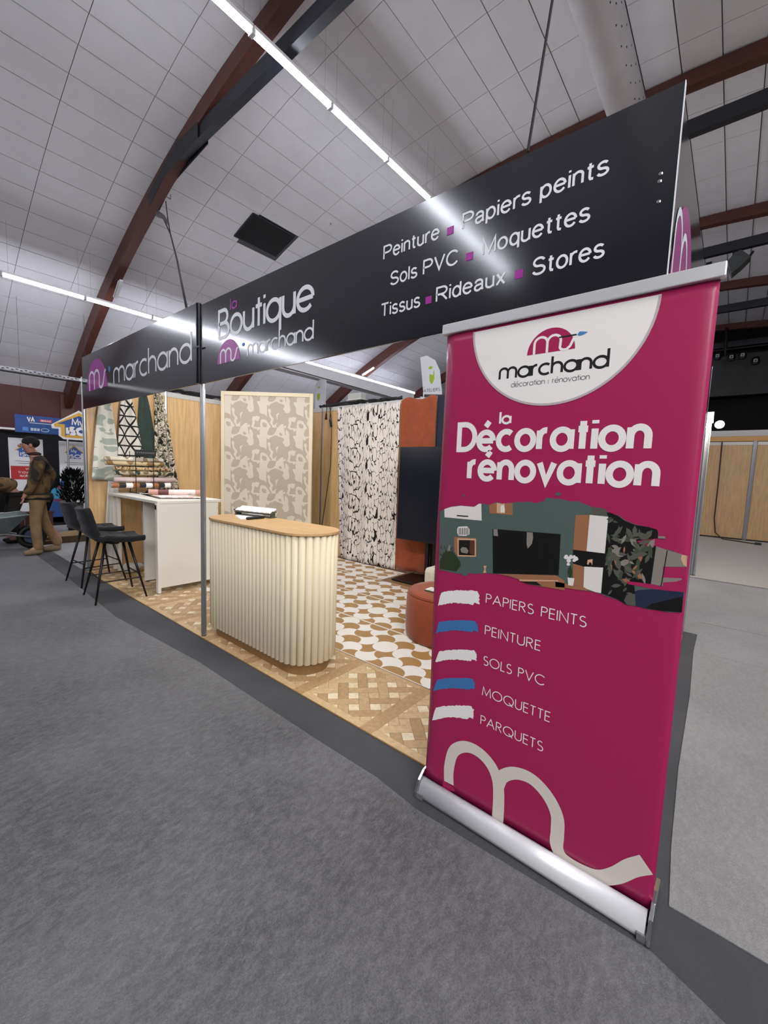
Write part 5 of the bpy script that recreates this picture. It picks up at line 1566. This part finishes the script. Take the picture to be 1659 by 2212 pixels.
# ================================================================ PEOPLE AND BARROW
def skin(name, V, E, m, parent, sub=2, root=0):
    """V: list of (x,y,z,r)"""
    me = bpy.data.meshes.new(name)
    me.from_pydata([v[:3] for v in V], E, [])
    ob = bpy.data.objects.new(name, me); C.objects.link(ob)
    md = ob.modifiers.new('s', 'SKIN'); md.use_smooth_shade = True; md.branch_smoothing = .6
    for i, v in enumerate(V):
        r = v[3] if isinstance(v[3], (tuple, list)) else (v[3], v[3])
        me.skin_vertices[0].data[i].radius = r
        me.skin_vertices[0].data[i].use_root = (i == root)
    sb = ob.modifiers.new('u', 'SUBSURF'); sb.levels = sub; sb.render_levels = sub
    dg = bpy.context.evaluated_depsgraph_get()
    me2 = bpy.data.meshes.new_from_object(ob.evaluated_get(dg))
    bpy.data.objects.remove(ob)
    me2.name = name
    for p in me2.polygons: p.use_smooth = True
    me2.materials.clear(); me2.materials.append(m)
    o = bpy.data.objects.new(name, me2); C.objects.link(o); o.parent = parent
    return o


def chain(*names):
    return list(zip(names[:-1], names[1:]))


def figure(g, J, skincol, hand_r=True):
    """continuous body from joints; J in local coords: x=depth, y, z"""
    keys = list(J); ix = {k: i for i, k in enumerate(keys)}
    V = [J[k] for k in keys]
    E = [(ix[a], ix[b]) for a, b in g]
    return keys, V, E


def build_people():
    sk = mat('skin', 'a8796a', .55, var=.05, vscale=20); hair = mat('dark_hair', '14110f', .9)
    camo = ramp_mat('camo_jacket', [(0, '2a2420'), (.40, '4a3c2c'), (.50, '6a5438'), (.60, '3a3226')], .9, 'noise', 3.4, (1, 1, 1), .6, detail=2)
    camo_d = mat('dark_cuff', '0b0a0b', .8)
    pants = mat('khaki_trousers', '806748', .9, var=.2, vscale=6, bump=.3, bscale=9)
    boot = mat('boot_tan', '7c6b52', .8)
    # walking man, faces -y, leaning forward
    g = thing('person', 'man in a brown camouflage jacket and khaki trousers walking past the wheelbarrow', 'person', (-8.1, 1.47, 0), 0)
    def fingers(V, E, wrist, palm, d, s):
        wi = len(V) - 1
        base = Vector(palm); d = Vector(d).normalized()
        side = Vector((1, 0, 0))
        for k in range(4):
            o = side * (k - 1.5) * .019
            L = (.062, .072, .068, .052)[k]
            a = base + o + d * .01; b = a + d * L * .5; c_ = b + (d * .6 + Vector((0, .6 * s, -.1))).normalized() * L * .5
            n = len(V); V += [(*a, .009), (*b, .0085), (*c_, .007)]; E += [(wrist, n), (n, n + 1), (n + 1, n + 2)]
        a = base + side * -.035 - d * .03; b = a + Vector((-.012, -.02 * 1, -.03)); n = len(V)
        V += [(*a, .011), (*b, .009)]; E += [(wrist, n), (n, n + 1)]
    V = [(0, .02, .92, (.13, .11)), (0, .03, 1.08, (.14, .115)), (0, .06, 1.26, (.16, .125)), (0, .055, 1.42, (.14, .10)), (0, -.01, 1.51, .055), (0, -.045, 1.56, .055), (0, -.06, 1.64, (.078, .098)), (0, -.06, 1.71, (.065, .08)),
         # left arm (hangs forward)
         (.18, .03, 1.42, .06), (.23, -.03, 1.18, .048), (.20, -.14, .96, .036), (.19, -.17, .89, .028),
         # right arm bent back
         (-.18, .10, 1.42, .06), (-.24, .26, 1.22, .048), (-.22, .16, 1.0, .038), (-.21, .12, .94, .028),
         # legs
         (.09, .0, .86, .085), (.10, -.04, .50, .062), (.10, -.01, .12, .045), (.10, -.13, .05, .035),
         (-.09, .05, .86, .085), (-.10, .10, .50, .062), (-.10, .30, .16, .045), (-.10, .24, .05, .035)]
    E = [(0, 1), (1, 2), (2, 3), (3, 4), (4, 5), (5, 6), (6, 7), (3, 8), (8, 9), (9, 10), (10, 11), (3, 12), (12, 13), (13, 14), (14, 15), (0, 16), (16, 17), (17, 18), (18, 19), (0, 20), (20, 21), (21, 22), (22, 23)]
    fingers(V, E, 11, (.19, -.18, .86), (0, -.2, -1), -1)
    fingers(V, E, 15, (-.21, .10, .91), (0, -.3, -1), -1)
    skin('body', V, E, sk, g)
    J = [(0, .03, .84, (.168, .155)), (0, .04, 1.10, (.175, .155)), (0, .07, 1.28, (.185, .165)), (0, .06, 1.42, (.16, .13)), (0, .02, 1.50, (.085, .08)),
         (.20, .03, 1.42, .085), (.25, -.03, 1.18, .072), (.20, -.15, .92, .056), (-.20, .10, 1.42, .085), (-.26, .27, 1.22, .072), (-.22, .15, .98, .056)]
    skin('jacket', J, [(0, 1), (1, 2), (2, 3), (3, 4), (3, 5), (5, 6), (6, 7), (3, 8), (8, 9), (9, 10)], camo, g)
    T = [(0, .02, .98, (.15, .135)), (.09, .0, .80, .10), (.10, -.04, .50, .075), (.10, -.01, .05, .066), (-.09, .04, .80, .10), (-.10, .10, .50, .075), (-.10, .29, .07, .064)]
    skin('trousers', T, [(0, 1), (1, 2), (2, 3), (0, 4), (4, 5), (5, 6)], pants, g)
    bl = MB(); bl.lathe([(.165, .83), (.186, .845), (.180, .925), (.160, .935)], 24, (-8.1, 1.50, 0)); bl.build('hem_band', camo_d, g, smooth=True)
    for s, (x, y, z, t) in enumerate(((.10, -.05, .0, 0), (-.10, .22, .0, .0))):
        sh = skin('shoe', [(x, y + .10, .058, (.056, .056)), (x, y, .056, (.056, .054)), (x, y - .15, .040, (.05, .036))], [(0, 1), (1, 2)], boot, g, 2)
    # hair cap, ears, nose
    def blob(name, c, r, m, parent, cut=None):
        bm = bmesh.new(); bmesh.ops.create_uvsphere(bm, u_segments=18, v_segments=12, radius=1)
        for v in bm.verts: v.co = Vector((v.co.x * r[0], v.co.y * r[1], v.co.z * r[2])) + Vector(c)
        me = bpy.data.meshes.new(name); bm.to_mesh(me); bm.free(); me.materials.append(m)
        for p in me.polygons: p.use_smooth = True
        o = bpy.data.objects.new(name, me); C.objects.link(o); o.parent = parent; return o
    blob('hair', (0, -.03, 1.695), (.088, .108, .088), hair, g)
    blob('ear', (.085, -.05, 1.645), (.012, .022, .03), sk, g); blob('ear', (-.085, -.05, 1.645), (.012, .022, .03), sk, g)
    blob('nose', (0, -.165, 1.635), (.014, .022, .022), sk, g)
    blob('collar', (0, .0, 1.525), (.085, .09, .035), mat('collar_dark', '3a2622', .9), g)
    for s in (-1, 1): blob('eye', (s * .032, -.148, 1.66), (.011, .008, .007), M_BLACK, g)
    mo = MB().box((-8.1 - .022, 1.47 - .155, 1.592), (-8.1 + .022, 1.47 - .150, 1.598)); mo.build('mouth', mat('lip', '7a4640', .6), g)
    # bending man further back
    g = thing('person', 'man in camouflage jacket and dark trousers bending down at the left picture edge', 'person', (-9.45, 1.40, 0), 0)
    V = [(0, .05, .88, (.13, .12)), (0, -.06, .97, (.14, .12)), (0, -.26, 1.0, (.16, .12)), (0, -.42, .92, (.13, .1)), (0, -.52, .84, .055), (0, -.56, .80, .055), (0, -.62, .74, (.078, .095)), (0, -.65, .68, (.065, .075)),
         (.18, -.38, .90, .055), (.2, -.42, .66, .045), (.17, -.44, .46, .032), (.17, -.45, .41, .026),
         (-.18, -.38, .90, .055), (-.2, -.42, .66, .045), (-.17, -.44, .46, .032), (-.17, -.45, .41, .026),
         (.1, .05, .82, .085), (.12, -.04, .46, .062), (.12, .05, .11, .045), (.12, -.08, .045, .035), (-.1, .05, .82, .085), (-.12, -.04, .46, .062), (-.12, .05, .11, .045), (-.12, -.08, .045, .035)]
    fingers(V, E2 := [(0, 1), (1, 2), (2, 3), (3, 4), (4, 5), (5, 6), (6, 7), (3, 8), (8, 9), (9, 10), (10, 11), (3, 12), (12, 13), (13, 14), (14, 15), (0, 16), (16, 17), (17, 18), (18, 19), (0, 20), (20, 21), (21, 22), (22, 23)], 11, (.17, -.46, .38), (0, -.1, -1), -1)
    fingers(V, E2, 15, (-.17, -.46, .38), (0, -.1, -1), -1)
    skin('body', V, E2, sk, g)
    J = [(0, .06, .92, (.17, .15)), (0, -.07, 1.0, (.18, .155)), (0, -.26, 1.02, (.19, .155)), (0, -.42, .94, (.155, .13)), (0, -.49, .87, .085), (.2, -.38, .92, .08), (.22, -.42, .68, .066), (.19, -.44, .5, .05), (-.2, -.38, .92, .08), (-.22, -.42, .68, .066), (-.19, -.44, .5, .05)]
    skin('jacket', J, [(0, 1), (1, 2), (2, 3), (3, 4), (3, 5), (5, 6), (6, 7), (3, 8), (8, 9), (9, 10)], camo, g)
    dk = mat('dark_trousers', '1b1513', .9)
    T = [(0, .05, .88, (.15, .14)), (.1, .05, .78, .105), (.12, -.04, .46, .085), (.12, .05, .13, .07), (-.1, .05, .78, .105), (-.12, -.04, .46, .085), (-.12, .05, .13, .07)]
    skin('trousers', T, [(0, 1), (1, 2), (2, 3), (0, 4), (4, 5), (5, 6)], dk, g)
    for x in (.12, -.12): skin('shoe', [(x, .08, .05, .045), (x, 0, .045, .045), (x, -.14, .034, .03)], [(0, 1), (1, 2)], M_BLACK, g)
    blob('hair', (0, -.60, .77), (.095, .11, .09), hair, g)
    blob('ear', (.085, -.61, .735), (.012, .022, .03), sk, g); blob('nose', (0, -.71, .66), (.014, .022, .022), sk, g)
    # wheelbarrow
    g = thing('wheelbarrow', 'grey metal wheelbarrow with a black tyre beside the two men', 'wheelbarrow', (-8.65, 1.1, 0))
    tm = mat('barrow_grey', '6f7a7c', .45, .5, var=.15, vscale=5); st = mat('barrow_tube', '8c9492', .4, .6)
    x = -8.65
    tr = MB(); tp = [(x - .32, .62, .50), (x + .32, .62, .50), (x + .30, 1.42, .58), (x - .30, 1.42, .58)]; bt = [(x - .20, .80, .30), (x + .20, .80, .30), (x + .18, 1.20, .31), (x - .18, 1.20, .31)]
    tr.add(tp + bt, [(4, 5, 6, 7), (0, 1, 5, 4), (1, 2, 6, 5), (2, 3, 7, 6), (3, 0, 4, 7)]); tr.build('tray', tm, g, solid=.006)
    MB().tube(tp + [tp[0]], .012, 6).build('tray_rim', st, g)
    for s in (-1, 1):
        MB().tube([(x + s * .28, .05, .62), (x + s * .26, .5, .36), (x + s * .22, .8, .285), (x + s * .20, 1.15, .285), (x + s * .07, 1.50, .19)], .016, 8).build('frame_tube', st, g, smooth=True)
        MB().tube([(x + s * .24, .62, .30), (x + s * .25, .70, .10), (x + s * .25, .76, .016), (x + s * .25, .92, .016), (x + s * .24, 1.0, .12), (x + s * .22, 1.03, .28)], .014, 8).build('leg', st, g, smooth=True)
    wheel = []
    MB().tube([(x, 1.50 + .155 * math.cos(R3(a)), .20 + .155 * math.sin(R3(a))) for a in range(0, 361, 12)], .042, 10, cap=False).build('tyre', M_BLACK, g, smooth=True)
    MB().tube([(x - .05, 1.5, .20), (x + .05, 1.5, .20)], .11, 18).build('wheel_disc', mat('rim_blue', '3a4260', .5), g)


build_people()


# ================================================================ BACKGROUND RIGHT AND BEHIND
def build_right_background():
    Y = 14.5
    g = thing('partition_wall', 'far row of beech partition panels in front of the stage', 'partition', (0, Y, 0))
    p = U(1622, 1040, 1, Y).x
    k = -9
    xs = [p + 1.0 * i for i in range(-8, 6)]
    for a, b in zip(xs[:-1], xs[1:]):
        MB().box((a + .02, Y, .03), (b - .02, Y + .016, 2.50)).build('panel', M_WOOD, g)
        MB().box((a + .02, Y - .01, 2.50), (b - .02, Y + .03, 2.58)).build('top_rail', MATS['rail_grey'], g)
        MB().box((a + .02, Y - .006, .009), (b - .02, Y + .02, .035)).build('bottom_rail', M_BLACK, g)
    for a in xs: MB().tube([(a, Y, .008), (a, Y, 2.6)], .05, 8).build('post', M_ALU, g)
    MB().box((xs[0], Y + .3, 2.62), (xs[-1], Y + .36, 2.75)).build('batten', mat('pale_wood', 'd9a765', .5), g)
    tag(MB().box((-6, Y + .6, 2.78), (5, Y + .9, 2.94)).build('white_gutter', mat('white_gutter_m', 'd0cfcd', .5)), 'white trunking above the far partition panels', 'trunking')
    # beige cable on the far wall
    c = thing('floor_cable', 'black cable hanging down the far partition and lying on the beige carpet', 'cable', (0, Y, 0))
    pts = [U(1560, 955, 1, Y - .05), U(1552, 1040, 1, Y - .05), U(1543, 1120, 1, Y - .05), U(1545, 1150, 1, Y - .05)]
    q = U(1560, 1164, 2, .02), U(1600, 1170, 2, .02), U(1637, 1176, 2, .02)
    MB().tube(pts + list(q), .014, 6).build('cord', mat('cord_dark', '2c2018', .6), c, smooth=True)
    MB().tube([q[2] - Vector((.06, 0, 0)), q[2] + Vector((.06, 0, 0))], .045, 8).build('plug', M_BLACK, c)
    # post with spotlight
    g = octo_post('aluminium_post', -.37, 8.12, 0.004, 2.50, 'aluminium post of the neighbouring stand right of the banner', r=.05)
    s = thing('spotlight', 'bright lit spotlight clamped to the top of the post right of the banner', 'light', (-.37, 8.0, 2.33))
    MB().box((-.43, 7.96, 2.36), (-.30, 8.04, 2.52)).build('clamp', M_ALU, s)
    em = mat('spot_glow', 'fff3e0', .5, emit=SPOT)
    for i, (x, z) in enumerate(((-.42, 2.315), (-.22, 2.325))):
        MB().tube([(x, 8.02, z), (x, 7.93, z)], [.035, .06], 14).build('lamp_head', M_BLACKM, s)
        MB().tube([(x, 7.93, z), (x, 7.925, z)], .055, 14).build('bulb', em, s)
    lp = bpy.data.lights.new('spot_bulb', 'POINT'); lp.energy = 60; lp.color = (1, .9, .75); lp.shadow_soft_size = .06
    lo = bpy.data.objects.new('spot_bulb', lp); C.objects.link(lo); lo.location = (-.3, 7.85, 2.33)
    # stage lanterns on the tie
    g = thing('stage_bar', 'black lighting bar tangled with cables under the third black tie beam', 'lighting bar', (-.6, 11.8, 6.2))
    a = U(1500, 590, 1, 11.8); b = U(1600, 562, 1, 11.8)
    MB().tube([a, b], .045, 8).build('bar', M_BLACKM, g)
    rnd = random.Random(6)
    for k in range(7):
        t = k / 7; p0 = a.lerp(b, t); MB().tube([p0 + Vector((0, 0, rnd.uniform(-.1, .1))), p0 + Vector((.15, -.05, rnd.uniform(-.25, .15))), p0 + Vector((.3, 0, rnd.uniform(-.15, .2)))], .025, 5).build('cable', M_CABLE, g, smooth=True)
    for px in (1512, 1585):
        p0 = U(px, 545, 1, 11.8); MB().tube([p0, p0 - Vector((.02, 0, .35))], .02, 5).build('hanger', M_BLACKM, g)
    MB().obox(U(1532, 590, 1, 11.8), (1, 0, .1), (0, 1, 0), (-.1, 0, 1), .05, .05, .22).build('arm', M_BLACKM, g)
    g = thing('stage_lantern', 'grey stage lantern hanging below the lighting bar at the right', 'light', U(1592, 580, 1, 11.7))
    c0 = U(1590, 580, 1, 11.7)
    lg = mat('lantern_grey', '34393a', .5)
    pol = [U(x, y, 1, 11.7) for x, y in ((1570, 582), (1588, 562), (1600, 556), (1620, 570), (1600, 590), (1580, 606))]
    pr = MB(); pr.prism([(p_.x, p_.z) for p_ in pol], 11.3, 11.6, lambda a_, b_, c_: (a_, c_, b_)); pr.build('housing', lg, g, bevel=.01)
    MB().tube([U(1597, 560, 1, 11.7), U(1592, 546, 1, 11.7)], .03, 6).build('yoke', M_BLACKM, g)
    # lanterns along the proscenium
    for i, (x, y) in enumerate(((1550, 770), (1580, 772), (1604, 768), (1632, 780))):
        p0 = U(x, y, 1, 19.5)
        s = thing('stage_lantern', 'small black lantern on the far stage front', 'light', p0, 0, 'small lanterns on the far stage front')
        MB().lathe([(.10, -.12), (.13, .0), (.08, .14)], 12, tuple(p0)).build('housing', M_BLACKM, s)
        MB().obox(p0 + Vector((0, -.1, .0)), (1, 0, 0), (0, 1, 0), (0, 0, 1), .05, .02, .05).build('lens', mat('lens_grey', 'a8b0b8', .2), s)
    lb = MB().tube([(-3, 19.5, 6.25), (6, 19.5, 6.2)], .04, 6).build('lighting_bar', M_BLACKM); tag(lb, 'long black bar carrying the small lanterns of the far stage', 'lighting bar')
    o = cyl(U(1570, 708, 1, 19.5), U(1566, 770, 1, 19.5), .05, 6).build('drop_rod', M_BLACKM); tag(o, 'short black rod hanging from the far arch to the stage bar', 'rod')
    # feather flags behind the back wall
    for k, (pp, col, lab, fl) in enumerate(((((680, 885), (682, 830), (690, 820), (705, 818), (702, 886)), 0, 'white feather flag with a green dress figure seen just right of the cream panel', -1),
                                           (((915, 852), (908, 772), (922, 768), (940, 778), (950, 800), (955, 852)), 0, 'white feather flag lettered ATELIERS seen left of the magenta banner', 1))):
        Yf = 9.0
        g = thing('feather_flag', lab, 'flag', (U(*pp[0], 1, Yf).x, Yf, 0), 0, 'feather flags behind the booth')
        pts = [U(x, y, 1, Yf) for x, y in pp]
        mb = MB(); mb.prism([(p_.x, p_.z) for p_ in pts], Yf - .005, Yf + .005, lambda a_, b_, c_: (a_, c_, b_)); mb.build('sail', mat('flag_white', 'e6e8ee', .7), g)
        px = pts[1].x if k else pts[3].x
        xp = (pts[0].x, pts[4].x)[1 - k] if False else (pts[0].x if k else pts[4].x)
        MB().tube([(xp, Yf + .01, .03), (xp, Yf + .01, pts[0].z + .2)], .02, 6).build('pole', M_ALU, g)
        MB().box((xp - .2, Yf - .2, .004), (xp + .2, Yf + .2, .03)).build('base', M_BLACK, g)
        gr = mat('flag_green', 'a8c832', .7)
        def F_(l, name):
            cx = 0
            o = MB(); o.face([(U(x, y, 1, Yf).x, Yf - .006, U(x, y, 1, Yf).z) for x, y in l]); return o.build(name, gr, g)
        if k:
            F_([(928, 808), (938, 811), (939, 818), (934, 829), (931, 829), (928, 822)], 'green_dress'); F_([(926, 794), (931, 790), (935, 793), (933, 797), (927, 798)], 'green_hat'); F_([(937, 799), (938, 799), (939, 811), (936, 811)], 'green_arm')
            a_, b_ = U(915, 846, 1, Yf), U(951, 840, 1, Yf)
            word('ATELIERS', CAP, a_.x, b_.x, a_.z - .02, .07, .012, Yf - .007, .25).build('lettering', MATS['print_grey'], g)
        else:
            F_([(685, 851), (692, 850), (691, 860), (688, 866), (686, 864), (685, 858)], 'green_dress'); F_([(687, 836), (691, 834), (692, 837), (688, 840)], 'green_hat')


build_right_background()
